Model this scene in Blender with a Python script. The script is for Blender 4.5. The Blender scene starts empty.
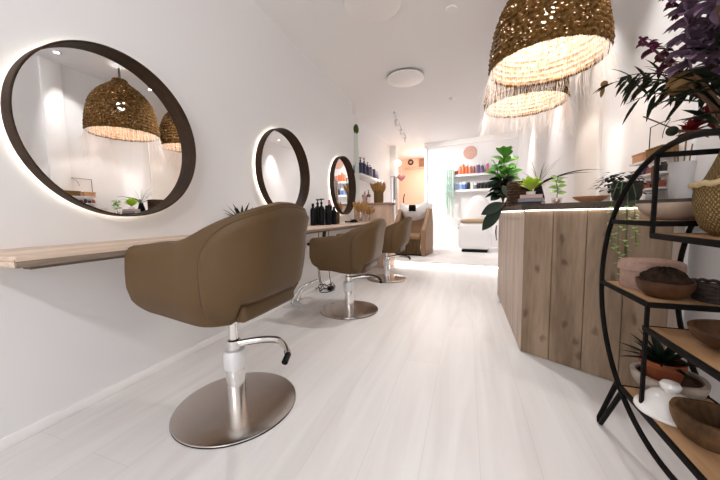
import bpy, bmesh, math, random
from mathutils import Vector, Matrix
random.seed(7)
C = bpy.context.scene.collection
sc = bpy.context.scene
PI = math.pi
R = math.radians

# ------------------------------------------------------------------ materials
def nmat(name):
    m = bpy.data.materials.new(name); m.use_nodes = True
    nt = m.node_tree; b = nt.nodes['Principled BSDF']
    return m, nt, b
def mat(name, col, rough=.5, metal=0, var=0, scale=8, bump=0, bscale=60, stretch=(1, 1, 1), spec=None, coat=0, sheen=0, emit=None, estr=0):
    m, nt, b = nmat(name)
    b.inputs['Base Color'].default_value = (*col, 1)
    b.inputs['Roughness'].default_value = rough
    b.inputs['Metallic'].default_value = metal
    if spec is None and rough >= .35 and not metal and max(col) < .5: spec = .18
    if spec is not None: b.inputs['Specular IOR Level'].default_value = spec
    if coat: b.inputs['Coat Weight'].default_value = coat
    if sheen: b.inputs['Sheen Weight'].default_value = sheen
    if emit: b.inputs['Emission Color'].default_value = (*emit, 1); b.inputs['Emission Strength'].default_value = estr
    tc = nt.nodes.new('ShaderNodeTexCoord'); mp = nt.nodes.new('ShaderNodeMapping')
    mp.inputs['Scale'].default_value = stretch
    nt.links.new(tc.outputs['Object'], mp.inputs['Vector'])
    if var:
        n = nt.nodes.new('ShaderNodeTexNoise'); n.inputs['Scale'].default_value = scale; n.inputs['Detail'].default_value = 4
        nt.links.new(mp.outputs['Vector'], n.inputs['Vector'])
        r = nt.nodes.new('ShaderNodeValToRGB')
        r.color_ramp.elements[0].position = .3; r.color_ramp.elements[1].position = .72
        r.color_ramp.elements[0].color = (*[c * (1 - var) for c in col], 1)
        r.color_ramp.elements[1].color = (*[min(1, c * (1 + var)) for c in col], 1)
        nt.links.new(n.outputs['Fac'], r.inputs['Fac']); nt.links.new(r.outputs['Color'], b.inputs['Base Color'])
    if bump:
        n = nt.nodes.new('ShaderNodeTexNoise'); n.inputs['Scale'].default_value = bscale
        nt.links.new(mp.outputs['Vector'], n.inputs['Vector'])
        bp = nt.nodes.new('ShaderNodeBump'); bp.inputs['Strength'].default_value = bump; bp.inputs['Distance'].default_value = .01
        nt.links.new(n.outputs['Fac'], bp.inputs['Height']); nt.links.new(bp.outputs['Normal'], b.inputs['Normal'])
    return m
def wood(name, c1, c2, stretch=(1, 1, .12), scale=9, rough=.55, knots=0):
    m, nt, b = nmat(name); b.inputs['Roughness'].default_value = rough; b.inputs['Specular IOR Level'].default_value = .2
    L = nt.links.new
    tc = nt.nodes.new('ShaderNodeTexCoord'); mp = nt.nodes.new('ShaderNodeMapping'); mp.inputs['Scale'].default_value = stretch
    L(tc.outputs['Object'], mp.inputs['Vector'])
    n = nt.nodes.new('ShaderNodeTexNoise'); n.inputs['Scale'].default_value = scale; n.inputs['Detail'].default_value = 6; n.inputs['Distortion'].default_value = .6
    L(mp.outputs['Vector'], n.inputs['Vector'])
    w = nt.nodes.new('ShaderNodeTexNoise'); w.inputs['Scale'].default_value = scale * 9; w.inputs['Detail'].default_value = 2
    L(mp.outputs['Vector'], w.inputs['Vector'])
    mx = nt.nodes.new('ShaderNodeMath'); mx.operation = 'MULTIPLY_ADD'; mx.inputs[1].default_value = .35
    L(w.outputs['Fac'], mx.inputs[0]); L(n.outputs['Fac'], mx.inputs[2])
    r = nt.nodes.new('ShaderNodeValToRGB'); r.color_ramp.elements[0].position = .45; r.color_ramp.elements[1].position = .85
    r.color_ramp.elements[0].color = (*c1, 1); r.color_ramp.elements[1].color = (*c2, 1)
    L(mx.outputs[0], r.inputs['Fac']); out = r.outputs['Color']
    if knots:
        mp2 = nt.nodes.new('ShaderNodeMapping'); mp2.inputs['Scale'].default_value = (1, 1, .8); L(tc.outputs['Object'], mp2.inputs['Vector'])
        v = nt.nodes.new('ShaderNodeTexVoronoi'); v.voronoi_dimensions = '2D'; v.inputs['Scale'].default_value = knots
        sp = nt.nodes.new('ShaderNodeSeparateXYZ'); sb_ = nt.nodes.new('ShaderNodeMath'); sb_.operation = 'SUBTRACT'; cb_ = nt.nodes.new('ShaderNodeCombineXYZ')
        L(mp2.outputs['Vector'], sp.inputs[0]); L(sp.outputs[0], sb_.inputs[0]); L(sp.outputs[1], sb_.inputs[1]); L(sb_.outputs[0], cb_.inputs[0]); L(sp.outputs[2], cb_.inputs[1])
        wn_ = nt.nodes.new('ShaderNodeTexNoise'); wn_.inputs['Scale'].default_value = 14; wn_.inputs['Detail'].default_value = 2; L(cb_.outputs[0], wn_.inputs['Vector'])
        ma_ = nt.nodes.new('ShaderNodeVectorMath'); ma_.operation = 'MULTIPLY_ADD'; ma_.inputs[1].default_value = (.05, .05, 0); L(wn_.outputs['Color'], ma_.inputs[0]); L(cb_.outputs[0], ma_.inputs[2])
        L(ma_.outputs[0], v.inputs['Vector'])
        r2 = nt.nodes.new('ShaderNodeValToRGB'); r2.color_ramp.elements[0].position = .045; r2.color_ramp.elements[1].position = .13
        r2.color_ramp.elements[0].color = (.3, .25, .22, 1); r2.color_ramp.elements[1].color = (1, 1, 1, 1)
        L(v.outputs['Distance'], r2.inputs['Fac'])
        mm = nt.nodes.new('ShaderNodeMix'); mm.data_type = 'RGBA'; mm.blend_type = 'MULTIPLY'; mm.inputs[0].default_value = .6
        L(out, mm.inputs[6]); L(r2.outputs['Color'], mm.inputs[7]); out = mm.outputs[2]
    L(out, b.inputs['Base Color'])
    bp = nt.nodes.new('ShaderNodeBump'); bp.inputs['Strength'].default_value = .15; bp.inputs['Distance'].default_value = .005
    L(mx.outputs[0], bp.inputs['Height']); L(bp.outputs['Normal'], b.inputs['Normal'])
    return m
def emis(name, col, s):
    m = bpy.data.materials.new(name); m.use_nodes = True; nt = m.node_tree
    nt.nodes.remove(nt.nodes['Principled BSDF'])
    e = nt.nodes.new('ShaderNodeEmission'); e.inputs[0].default_value = (*col, 1); e.inputs[1].default_value = s
    nt.links.new(e.outputs[0], nt.nodes['Material Output'].inputs[0]); return m
def floor_mat():
    m, nt, b = nmat('white_plank_floor'); L = nt.links.new
    tc = nt.nodes.new('ShaderNodeTexCoord'); mp = nt.nodes.new('ShaderNodeMapping')
    mp.inputs['Rotation'].default_value = (0, 0, PI / 2); mp.inputs['Location'].default_value = (0, .0385, 0)
    L(tc.outputs['Object'], mp.inputs['Vector'])
    br = nt.nodes.new('ShaderNodeTexBrick'); br.offset = .37
    br.inputs['Scale'].default_value = 1; br.inputs['Brick Width'].default_value = 1.9; br.inputs['Row Height'].default_value = .2182
    br.inputs['Mortar Size'].default_value = .0012; br.inputs['Mortar Smooth'].default_value = .3
    br.inputs['Color1'].default_value = (.77, .75, .74, 1); br.inputs['Color2'].default_value = (.73, .71, .70, 1); br.inputs['Mortar'].default_value = (.63, .61, .60, 1)
    L(mp.outputs['Vector'], br.inputs['Vector'])
    mp2 = nt.nodes.new('ShaderNodeMapping'); mp2.inputs['Scale'].default_value = (1, .1, 1); L(tc.outputs['Object'], mp2.inputs['Vector'])
    n = nt.nodes.new('ShaderNodeTexNoise'); n.inputs['Scale'].default_value = 9; n.inputs['Detail'].default_value = 6; n.inputs['Distortion'].default_value = 1
    L(mp2.outputs['Vector'], n.inputs['Vector'])
    r = nt.nodes.new('ShaderNodeValToRGB'); r.color_ramp.elements[0].position = .3; r.color_ramp.elements[1].position = .65
    r.color_ramp.elements[0].color = (.87, .85, .84, 1); r.color_ramp.elements[1].color = (1, 1, 1, 1)
    L(n.outputs['Fac'], r.inputs['Fac'])
    mm = nt.nodes.new('ShaderNodeMix'); mm.data_type = 'RGBA'; mm.blend_type = 'MULTIPLY'; mm.inputs[0].default_value = .8
    L(br.outputs['Color'], mm.inputs[6]); L(r.outputs['Color'], mm.inputs[7]); L(mm.outputs[2], b.inputs['Base Color'])
    b.inputs['Roughness'].default_value = .34
    return m
def shade_mat():
    m, nt, b = nmat('seagrass_rope'); L = nt.links.new
    b.inputs['Roughness'].default_value = .8; b.inputs['Specular IOR Level'].default_value = .1
    tc = nt.nodes.new('ShaderNodeTexCoord')
    n = nt.nodes.new('ShaderNodeTexNoise'); n.inputs['Scale'].default_value = 38; n.inputs['Detail'].default_value = 3
    L(tc.outputs['Object'], n.inputs['Vector'])
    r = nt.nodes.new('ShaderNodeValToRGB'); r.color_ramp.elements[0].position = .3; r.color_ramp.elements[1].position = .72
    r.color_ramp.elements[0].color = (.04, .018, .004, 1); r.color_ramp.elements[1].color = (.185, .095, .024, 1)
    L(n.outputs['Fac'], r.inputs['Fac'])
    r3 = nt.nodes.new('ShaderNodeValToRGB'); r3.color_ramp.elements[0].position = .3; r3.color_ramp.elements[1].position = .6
    r3.color_ramp.elements[0].color = (.33, .21, .125, 1); r3.color_ramp.elements[1].color = (.56, .41, .29, 1); L(n.outputs['Fac'], r3.inputs['Fac'])  # inside of the shade coloured paler, the bulb's light put into the straw
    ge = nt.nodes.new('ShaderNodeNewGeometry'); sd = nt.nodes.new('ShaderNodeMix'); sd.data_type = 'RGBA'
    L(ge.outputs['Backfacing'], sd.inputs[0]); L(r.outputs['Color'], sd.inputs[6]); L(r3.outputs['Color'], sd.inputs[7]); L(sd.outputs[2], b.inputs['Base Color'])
    bp = nt.nodes.new('ShaderNodeBump'); bp.inputs['Strength'].default_value = .8; bp.inputs['Distance'].default_value = .01
    L(n.outputs['Fac'], bp.inputs['Height']); L(bp.outputs['Normal'], b.inputs['Normal'])
    # small open gaps between the ropes
    mp = nt.nodes.new('ShaderNodeMapping'); mp.inputs['Scale'].default_value = (1, 1, 2.6); L(tc.outputs['Object'], mp.inputs['Vector'])
    v = nt.nodes.new('ShaderNodeTexNoise'); v.inputs['Scale'].default_value = 44; v.inputs['Detail'].default_value = 1; L(mp.outputs['Vector'], v.inputs['Vector'])
    t = nt.nodes.new('ShaderNodeMath'); t.operation = 'GREATER_THAN'; t.inputs[1].default_value = .705; L(v.outputs['Fac'], t.inputs[0])
    tr = nt.nodes.new('ShaderNodeBsdfTransparent'); mx = nt.nodes.new('ShaderNodeMixShader')
    L(t.outputs[0], mx.inputs[0]); L(b.outputs[0], mx.inputs[1]); L(tr.outputs[0], mx.inputs[2])
    L(mx.outputs[0], nt.nodes['Material Output'].inputs[0])
    return m
def weave(name, c1, c2, sx=60, sz=60, rough=.8):
    m, nt, b = nmat(name); L = nt.links.new; b.inputs['Roughness'].default_value = rough
    tc = nt.nodes.new('ShaderNodeTexCoord')
    n = nt.nodes.new('ShaderNodeTexVoronoi'); n.inputs['Scale'].default_value = sx
    mp = nt.nodes.new('ShaderNodeMapping'); mp.inputs['Scale'].default_value = (1, 1, sz / sx); L(tc.outputs['Object'], mp.inputs['Vector'])
    L(mp.outputs['Vector'], n.inputs['Vector'])
    r = nt.nodes.new('ShaderNodeValToRGB'); r.color_ramp.elements[0].color = (*c2, 1); r.color_ramp.elements[1].color = (*c1, 1); r.color_ramp.elements[1].position = .7
    L(n.outputs['Distance'], r.inputs['Fac']); L(r.outputs['Color'], b.inputs['Base Color'])
    bp = nt.nodes.new('ShaderNodeBump'); bp.inputs['Strength'].default_value = .7; bp.inputs['Distance'].default_value = .008; bp.invert = True
    L(n.outputs['Distance'], bp.inputs['Height']); L(bp.outputs['Normal'], b.inputs['Normal'])
    return m
def glass_mat(name, col=(1, 1, 1), tr=.85):
    m = bpy.data.materials.new(name); m.use_nodes = True; nt = m.node_tree; nt.nodes.remove(nt.nodes['Principled BSDF'])
    t = nt.nodes.new('ShaderNodeBsdfTransparent'); t.inputs[0].default_value = (*col, 1)
    g = nt.nodes.new('ShaderNodeBsdfGlossy'); g.inputs['Roughness'].default_value = .03
    mx = nt.nodes.new('ShaderNodeMixShader'); mx.inputs[0].default_value = 1 - tr
    nt.links.new(t.outputs[0], mx.inputs[1]); nt.links.new(g.outputs[0], mx.inputs[2]); nt.links.new(mx.outputs[0], nt.nodes['Material Output'].inputs[0])
    return m

M = {}
M['wall'] = mat('white_wall_paint', (.81, .80, .80), .6)
M['ceil'] = mat('white_ceiling_paint', (.83, .82, .82), .7)
M['trim'] = mat('white_trim_paint', (.86, .84, .83), .4)
M['floor'] = floor_mat()
M['peach'] = mat('peach_wall_paint', (.80, .57, .45), .6)
M['leather'] = mat('taupe_leather', (.102, .060, .027), .46, var=.06, scale=5, bump=.06, bscale=350)
M['chrome'] = mat('polished_chrome', (.78, .76, .74), .12, 1)
M['brushed'] = mat('brushed_steel', (.66, .61, .57), .22, 1, var=.05, scale=40, stretch=(1, 12, 1))
M['silver'] = mat('satin_silver_plastic', (.74, .74, .74), .3, .3)
M['black'] = mat('black_plastic', (.004, .004, .0045), .35, spec=.12)
M['iron'] = mat('black_powder_coated_steel', (.006, .005, .0045), .6, spec=.07)
M['walnut'] = wood('dark_walnut', (.018, .008, .004), (.05, .025, .011), (1, .3, .3), 14, .6)
M['table'] = wood('whitewashed_oak', (.45, .33, .25), (.68, .54, .43), (1, .1, 1), 10, .5)
M['tableedge'] = wood('shaded_rustic_edge', (.10, .07, .05), (.27, .21, .16), (1, .12, 1), 10, .6)  # darker than the top: shade on the front edge put into the wood
M['plank'] = wood('grey_brown_plank', (.165, .11, .07), (.31, .22, .15), (1, 1, .12), 8, .6, knots=4.6)
M['planklit'] = wood('lit_side_plank', (.40, .31, .25), (.58, .47, .39), (1, 1, .1), 9, .6)  # paler copy of the front plank, light on the side face painted in
M['slab'] = wood('dark_counter_slab', (.03, .021, .015), (.085, .062, .045), (.2, 1, 1), 10, .5)
M['shelfwood'] = wood('oiled_shelf_board', (.22, .115, .05), (.42, .25, .13), (1, .12, 1), 9, .5)
M['bowlwood'] = wood('dark_bowl_wood', (.03, .012, .005), (.10, .042, .016), (1, 1, .4), 9, .45)
M['bark'] = wood('rough_brown_wood', (.03, .014, .006), (.17, .09, .038), (1, .5, .4), 10, .7)
M['acacia'] = wood('reddish_tray_wood', (.42, .2, .1), (.62, .36, .22), (1, .3, 1), 9, .5)
M['cabinet'] = wood('pinkish_cabinet_wood', (.5, .34, .25), (.66, .49, .38), (1, 1, .15), 8, .55)
M['mirror'] = mat('mirror_silver', (.93, .93, .93), .0, 1)
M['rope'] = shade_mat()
M['litstraw'] = mat('lit_inner_straw', (.80, .62, .44), .8, var=.22, scale=30, stretch=(1, 1, 4))  # rope straw in its bulb-lit tone
M['fibre'] = mat('bleached_grass_fibre', (.84, .77, .72), .8)
M['bulb'] = emis('warm_bulb_glow', (1, .95, .90), 220)
M['led'] = emis('white_led_glow', (1, .93, .86), 14)
M['ledm'] = emis('mirror_led_glow', (1, .88, .72), 7)
M['spotglow'] = emis('spot_lens_glow', (1, .95, .9), 12)
M['warmglow'] = emis('warm_globe_glow', (1, .8, .62), 5)
M['white'] = mat('white_gloss_plastic', (.82, .81, .81), .25)
M['ceramic'] = mat('white_glazed_ceramic', (.78, .75, .72), .2)
M['porcelain'] = mat('white_basin_porcelain', (.85, .84, .84), .15)
M['clay'] = mat('cream_clay', (.46, .35, .27), .7, var=.15, bump=.3, bscale=30)
M['plaster'] = mat('chalky_grey_white_vase', (.55, .53, .52), .7, var=.05)
M['terracotta'] = mat('terracotta', (.24, .065, .025), .75, var=.12)
M['limewash'] = mat('limewashed_rustic_wood', (.38, .32, .27), .8, var=.4, scale=14, bump=.6, bscale=25)
def plait(name, c1, c2):
    m, nt, b = nmat(name); L = nt.links.new; b.inputs['Roughness'].default_value = .85; b.inputs['Specular IOR Level'].default_value = .15
    tc = nt.nodes.new('ShaderNodeTexCoord'); fs = []
    for rot in (R(50), R(-50)):
        mp = nt.nodes.new('ShaderNodeMapping'); mp.inputs['Rotation'].default_value = (rot, 0, 0); L(tc.outputs['Object'], mp.inputs['Vector'])
        w = nt.nodes.new('ShaderNodeTexWave'); w.bands_direction = 'Z'; w.inputs['Scale'].default_value = 36; w.inputs['Distortion'].default_value = 2.5; w.inputs['Detail'].default_value = 2; w.inputs['Detail Scale'].default_value = 2
        L(mp.outputs['Vector'], w.inputs['Vector']); fs.append(w)
    mx = nt.nodes.new('ShaderNodeMath'); mx.operation = 'MULTIPLY'; L(fs[0].outputs['Fac'], mx.inputs[0]); L(fs[1].outputs['Fac'], mx.inputs[1])
    r = nt.nodes.new('ShaderNodeValToRGB'); r.color_ramp.elements[0].color = (*c2, 1); r.color_ramp.elements[1].color = (*c1, 1); r.color_ramp.elements[1].position = .6
    L(mx.outputs[0], r.inputs['Fac']); L(r.outputs['Color'], b.inputs['Base Color'])
    bp = nt.nodes.new('ShaderNodeBump'); bp.inputs['Strength'].default_value = .7; bp.inputs['Distance'].default_value = .006
    L(mx.outputs[0], bp.inputs['Height']); L(bp.outputs['Normal'], b.inputs['Normal']); return m
M['seagrass'] = plait('plaited_seagrass', (.33, .22, .095), (.12, .07, .025))
M['wicker'] = weave('black_brown_wicker', (.05, .033, .024), (.012, .008, .006), 60, 90)
M['hatbox'] = mat('pale_pink_felt', (.38, .25, .20), .9, var=.12, scale=40, bump=.5, bscale=90)
M['moss'] = mat('dark_dried_filling', (.03, .016, .009), .9, var=.4, scale=40, bump=1, bscale=60)
M['leaf'] = mat('bright_green_leaf', (.10, .30, .045), .35, var=.3, scale=12)
M['lime'] = mat('lime_green_leaf', (.40, .60, .04), .4, var=.15)
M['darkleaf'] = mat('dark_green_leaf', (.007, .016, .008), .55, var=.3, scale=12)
M['midleaf'] = mat('mid_green_leaf', (.06, .15, .035), .45, var=.3, scale=12)
M['oliveleaf'] = mat('olive_dried_leaf', (.013, .017, .007), .7, var=.3)
M['paleleaf'] = mat('pale_jade_strand', (.45, .62, .52), .6)
M['stem'] = mat('brown_stem', (.10, .055, .03), .7)
M['purple'] = mat('dusty_purple_petal', (.20, .125, .18), .75, var=.25, scale=30)
M['magenta'] = mat('magenta_petal', (.11, .015, .045), .7, var=.2, scale=30)
M['red'] = mat('deep_red_petal', (.13, .004, .006), .6, var=.25, scale=30)
M['pod'] = mat('ochre_seed_pod', (.2, .11, .04), .8, var=.25)
M['pampas'] = mat('golden_dried_grass', (.42, .23, .085), .9, var=.25, scale=30)
M['pinkart'] = mat('blush_woven_disc', (.72, .46, .38), .9, var=.1, scale=40)
M['pinkplastic'] = mat('pink_plastic', (.6, .13, .17), .4)
M['heart'] = mat('dusky_pink_enamel', (.33, .12, .13), .4)
M['towel'] = mat('white_terry', (.82, .79, .77), .95, bump=.5, bscale=200)
M['tan'] = mat('tan_leather', (.27, .165, .095), .45)
M['cushion'] = mat('beige_vinyl', (.47, .35, .23), .5)
M['grey'] = mat('grey_pot', (.05, .046, .042), .85, var=.1)
M['paper'] = mat('book_page_edge', (.6, .55, .5), .8)
M['clear'] = glass_mat('clear_glass')
M['pane'] = glass_mat('window_pane', tr=.95)
M['brass'] = mat('rust_brown_leather_strap', (.22, .09, .03), .6)
BOT = {k: mat('bottle_' + k, c, .3) for k, c in dict(navy=(.02, .025, .09), plum=(.06, .03, .09), grey=(.22, .22, .25), orange=(.75, .18, .05), salmon=(.72, .27, .19), rust=(.35, .09, .05),
     violet=(.16, .1, .24), pink=(.6, .13, .2), lilac=(.38, .4, .58), blue=(.09, .2, .55), skyblue=(.35, .5, .75), black=(.015, .013, .016), brown=(.16, .07, .04), white=(.8, .78, .77), rose=(.55, .33, .28)).items()}

# ------------------------------------------------------------------ mesh builder
class B:
    def __init__(s): s.v = []; s.f = []; s.mi = []; s.m = 0
    def add(s, vs, fs):
        o = len(s.v); s.v += [tuple(v) for v in vs]
        for f in fs: s.f.append([i + o for i in f]); s.mi.append(s.m)
        return s
    def box(s, c, d, bev=0, rot=None, seg=2):
        bm = bmesh.new(); bmesh.ops.create_cube(bm, size=1)
        for v in bm.verts: v.co = Vector((v.co.x * d[0], v.co.y * d[1], v.co.z * d[2]))
        if bev: bmesh.ops.bevel(bm, geom=bm.edges[:], offset=min(bev, min(d) * .49), segments=seg, affect='EDGES', profile=.5)
        if rot is not None: bmesh.ops.rotate(bm, verts=bm.verts, cent=(0, 0, 0), matrix=rot)
        bmesh.ops.translate(bm, verts=bm.verts, vec=c); bm.verts.ensure_lookup_table()
        s.add([v.co for v in bm.verts], [[v.index for v in f.verts] for f in bm.faces]); bm.free(); return s
    def grid(s, P, cu=False, cv=False, flip=False):
        n, k = len(P), len(P[0]); fs = []
        for i in range(n if cu else n - 1):
            for j in range(k if cv else k - 1):
                q = [i * k + j, ((i + 1) % n) * k + j, ((i + 1) % n) * k + (j + 1) % k, i * k + (j + 1) % k]
                fs.append(q[::-1] if flip else q)
        return s.add([p for r in P for p in r], fs)
    def lathe(s, prof, seg=32, c=(0, 0, 0), fn=None, sx=1, sy=1):
        P = []
        for i in range(seg):
            a = 2 * PI * i / seg; row = []
            for j, (r, z) in enumerate(prof):
                rr = r * (fn(a, j, z) if fn else 1)
                row.append((c[0] + rr * sx * math.cos(a), c[1] + rr * sy * math.sin(a), c[2] + z))
            P.append(row)
        return s.grid(P, cu=True)
    def tube(s, pts, r, seg=8, cap=True, closed=False, flat=None):
        pts = [Vector(p) for p in pts]; n = len(pts); P = []; prev = None
        rs = r if isinstance(r, (list, tuple)) else [r] * n
        for i, p in enumerate(pts):
            if closed: t = pts[(i + 1) % n] - pts[i - 1]
            else: t = pts[min(i + 1, n - 1)] - pts[max(i - 1, 0)]
            t.normalize()
            if prev is None:
                up = Vector((0, 0, 1)) if abs(t.z) < .9 else Vector((1, 0, 0)); x = t.cross(up).normalized()
            else: x = (prev - t * prev.dot(t)).normalized()
            prev = x; y = t.cross(x); k = flat if flat else 1
            P.append([p + (x * math.cos(2 * PI * j / seg) + y * k * math.sin(2 * PI * j / seg)) * rs[i] for j in range(seg)])
        s.grid(P, cu=closed, cv=True)
        if cap and not closed:
            o = len(s.v); s.v += [tuple(q) for q in P[0]] + [tuple(q) for q in P[-1]]
            s.f.append([o + j for j in range(seg)]); s.f.append([o + seg + j for j in range(seg)][::-1]); s.mi += [s.m, s.m]
        return s
    def ball(s, c, r, seg=14, rings=9, sc=(1, 1, 1), fn=None):
        P = []
        for i in range(seg):
            a = 2 * PI * i / seg; row = []
            for j in range(rings + 1):
                b = -PI / 2 + PI * j / rings; k = fn(a, b) if fn else 1
                row.append((c[0] + r * sc[0] * k * math.cos(b) * math.cos(a), c[1] + r * sc[1] * k * math.cos(b) * math.sin(a), c[2] + r * sc[2] * k * math.sin(b)))
            P.append(row)
        return s.grid(P, cu=True)
    def leaf(s, base, d, L, w, droop=.3, n=6, up=(0, 0, 1), fold=.15, peak=.45, twist=0):
        d = Vector(d).normalized(); up = Vector(up); side = d.cross(up)
        if side.length < .05: side = d.cross(Vector((1, 0, 0)))
        side.normalize(); nrm = side.cross(d).normalized(); P = []; p = Vector(base); dirn = d.copy()
        if twist: q = Matrix.Rotation(twist, 3, d); side = q @ side; nrm = q @ nrm
        for i in range(n + 1):
            t = i / n; e = math.sin(PI * min(1, t ** (math.log(.5) / math.log(peak)))) ** .8 if 0 < t < 1 else .04
            hw = w * .5 * max(e, .04)
            P.append([p - side * hw + nrm * hw * fold, p.copy(), p + side * hw + nrm * hw * fold])
            dirn = (dirn - Vector((0, 0, 1)) * droop / n).normalized(); p = p + dirn * (L / n)
        return s.grid(P)
    def prism(s, poly, z0, z1):
        n = len(poly); vs = [(x, y, z0) for x, y in poly] + [(x, y, z1) for x, y in poly]
        fs = [list(range(n))[::-1], list(range(n, 2 * n))] + [[i, (i + 1) % n, n + (i + 1) % n, n + i] for i in range(n)]
        return s.add(vs, fs)
def obj(name, b, m, parent=None, smooth=40, loc=None):
    me = bpy.data.meshes.new(name); me.from_pydata(b.v, [], b.f); me.update()
    ms = m if isinstance(m, (list, tuple)) else [m]
    for x in ms: me.materials.append(x)
    if any(b.mi): me.polygons.foreach_set('material_index', b.mi)
    bm = bmesh.new(); bm.from_mesh(me); bmesh.ops.remove_doubles(bm, verts=bm.verts, dist=1e-6); bmesh.ops.recalc_face_normals(bm, faces=bm.faces); bm.to_mesh(me); bm.free()
    if smooth:
        me.shade_smooth(); me.set_sharp_from_angle(angle=R(smooth))
    o = bpy.data.objects.new(name, me); C.objects.link(o)
    if parent: o.parent = parent
    if loc: o.location = loc
    return o
def tag(o, label, cat, group=None, kind=None):
    o['label'] = label; o['category'] = cat
    if group: o['group'] = group
    if kind: o['kind'] = kind
    return o
def thing(name, label, cat, loc=(0, 0, 0), rz=0, group=None):
    o = bpy.data.objects.new(name, None); C.objects.link(o); o.empty_display_size = .05
    o.location = loc; o.rotation_euler = (0, 0, rz); return tag(o, label, cat, group)
def struct(name, b, m, loc=None, smooth=40, label=None, rz=0):
    o = obj(name, b, m, None, smooth, loc); o['kind'] = 'structure'
    o.rotation_euler = (0, 0, rz)
    o['label'] = label or name.replace('_', ' '); o['category'] = name.split('_')[0]; return o
def dup(root, loc, rz, label, scale=None):
    r = root.copy(); C.objects.link(r); r.location = loc; r.rotation_euler = (0, 0, rz); r['label'] = label
    for ch in list(root.children):
        c = ch.copy(); C.objects.link(c); c.parent = r
        for g in list(ch.children):
            d = g.copy(); C.objects.link(d); d.parent = c
    return r
ORD = ['first', 'second', 'third', 'fourth', 'fifth', 'sixth', 'seventh', 'eighth', 'ninth', 'tenth', 'eleventh', 'twelfth']

# ------------------------------------------------------------------ room shell
H = 2.942; XR = 3.04
SL = -.13                                   # the rear of the room runs slightly askew
RZ = math.atan(SL)
def yb(x, y0): return y0 + SL * x
struct('floor', B().box((1.3, 4.3, -.05), (3.9, 13.4, .1)), M['floor'], label='white washed plank floor')
struct('ceiling', B().box((1.3, 4.3, H + .05), (3.9, 13.4, .1)), M['ceil'], label='white ceiling')
struct('wall_left', B().box((-.125, 1.25, H / 2), (.25, 7.2, H)), M['wall'], label='white wall with the round mirrors')
struct('wall_left_recess', B().box((-.35, 6.85, H / 2), (.2, 4.0, H)), M['wall'], label='white recessed wall behind the bottle shelf')
struct('wall_right', B().box((XR + .08, 4.1, H / 2), (.16, 13, H)), M['wall'], label='white wall behind the counter')
# front wall with shop window, behind the viewer
fw_ = B(); y0 = -2.3
fw_.box((.1, y0, H / 2), (.6, .16, H)); fw_.box((2.85, y0, H / 2), (.5, .16, H)); fw_.box((1.5, y0, .2), (2.25, .16, .4)); fw_.box((1.5, y0, H - .2), (2.25, .16, .4))
struct('wall_front', fw_, M['wall'], label='white front wall around the shop window')
wn = struct('window_1', B().box((1.5, y0, .43), (2.2, .1, .06)).box((1.5, y0, H - .43), (2.2, .1, .06)).box((.43, y0, H / 2), (.06, .1, 2.14)).box((2.57, y0, H / 2), (.06, .1, 2.14)).box((1.5, y0, H / 2), (.05, .1, 2.1)), M['trim'], label='white framed shop window')
obj('window_pane', B().box((1.5, y0, H / 2), (2.1, .008, 2.05)), M['pane'], wn)
# dividing wall at the rear with an opening on its left
wb = B(); X0, X1 = .80, 3.1
def skew_box(b, x0, x1, y_, th, z0, z1):
    p = [(x0, yb(x0, y_)), (x1, yb(x1, y_)), (x1, yb(x1, y_) + th), (x0, yb(x0, y_) + th)]
    return b.prism(p, z0, z1)
skew_box(wb, X0, X1, 8.72, .14, 0, H); struct('wall_back', wb, M['wall'], label='white rear wall with two product shelves')
struct('trim_1', skew_box(B(), .80, 3.03, 8.645, .075, H - .13, H), M['trim'], label='white boxed moulding along the top of the rear wall')
struct('wall_back_stub', skew_box(B(), -.3, -.06, 8.45, .3, 0, H), M['wall'], label='narrow white wall stub left of the rear opening')
struct('trim_2', B().box((.765, yb(.765, 8.66) + .07, 1.5), (.07, .22, 2.88), .006), M['trim'], label='white jamb at the right of the rear opening')
fb = B().box((.5, 10.75, H / 2), (3.4, .15, H))
struct('wall_far', fb, M['peach'], label='peach lit wall of the rear room')
struct('wall_far_left', B().box((-.75, 9.8, H / 2), (.1, 2, H)), M['peach'], label='side wall of the rear room')
struct('wall_far_right', B().box((1.45, 9.75, H / 2), (.1, 1.9, H)), M['peach'], label='other side wall of the rear room')
struct('baseboard_left', B().box((.007, 1.25, .026), (.014, 7.2, .052), .003), M['trim'], label='low white skirting under the mirrors')
struct('trim_3', B().box((XR - .012, 3.72, H / 2), (.03, .62, H), .004), mat('cream_panel_paint', (.78, .74, .70), .5), label='cream upright panel on the wall behind the counter')
struct('trim_4', B().box((XR - .01, 2.27, H / 2), (.025, .2, H), .004), M['trim'], label='white upright pilaster on the right wall')
# raised platform with light underneath
pl = B()
YP = 5.72
pl.prism([(-.25, yb(-.25, YP)), (XR, yb(XR, YP)), (XR, yb(XR, 8.74)), (-.25, yb(-.25, 8.74))], .055, .08)
pl.prism([(-.25, yb(-.25, YP + .06)), (XR, yb(XR, YP + .06)), (XR, yb(XR, 8.70)), (-.25, yb(-.25, 8.70))], 0, .055)
plo = struct('raised_platform', pl, M['trim'], label='low white platform at the rear with light under its lip')
o = obj('led_strip', B().prism([(-.24, yb(-.24, YP + .035)), (2.95, yb(2.95, YP + .035)), (2.95, yb(2.95, YP + .058)), (-.24, yb(-.24, YP + .058))], .03, .05), M['led'], plo)

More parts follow.
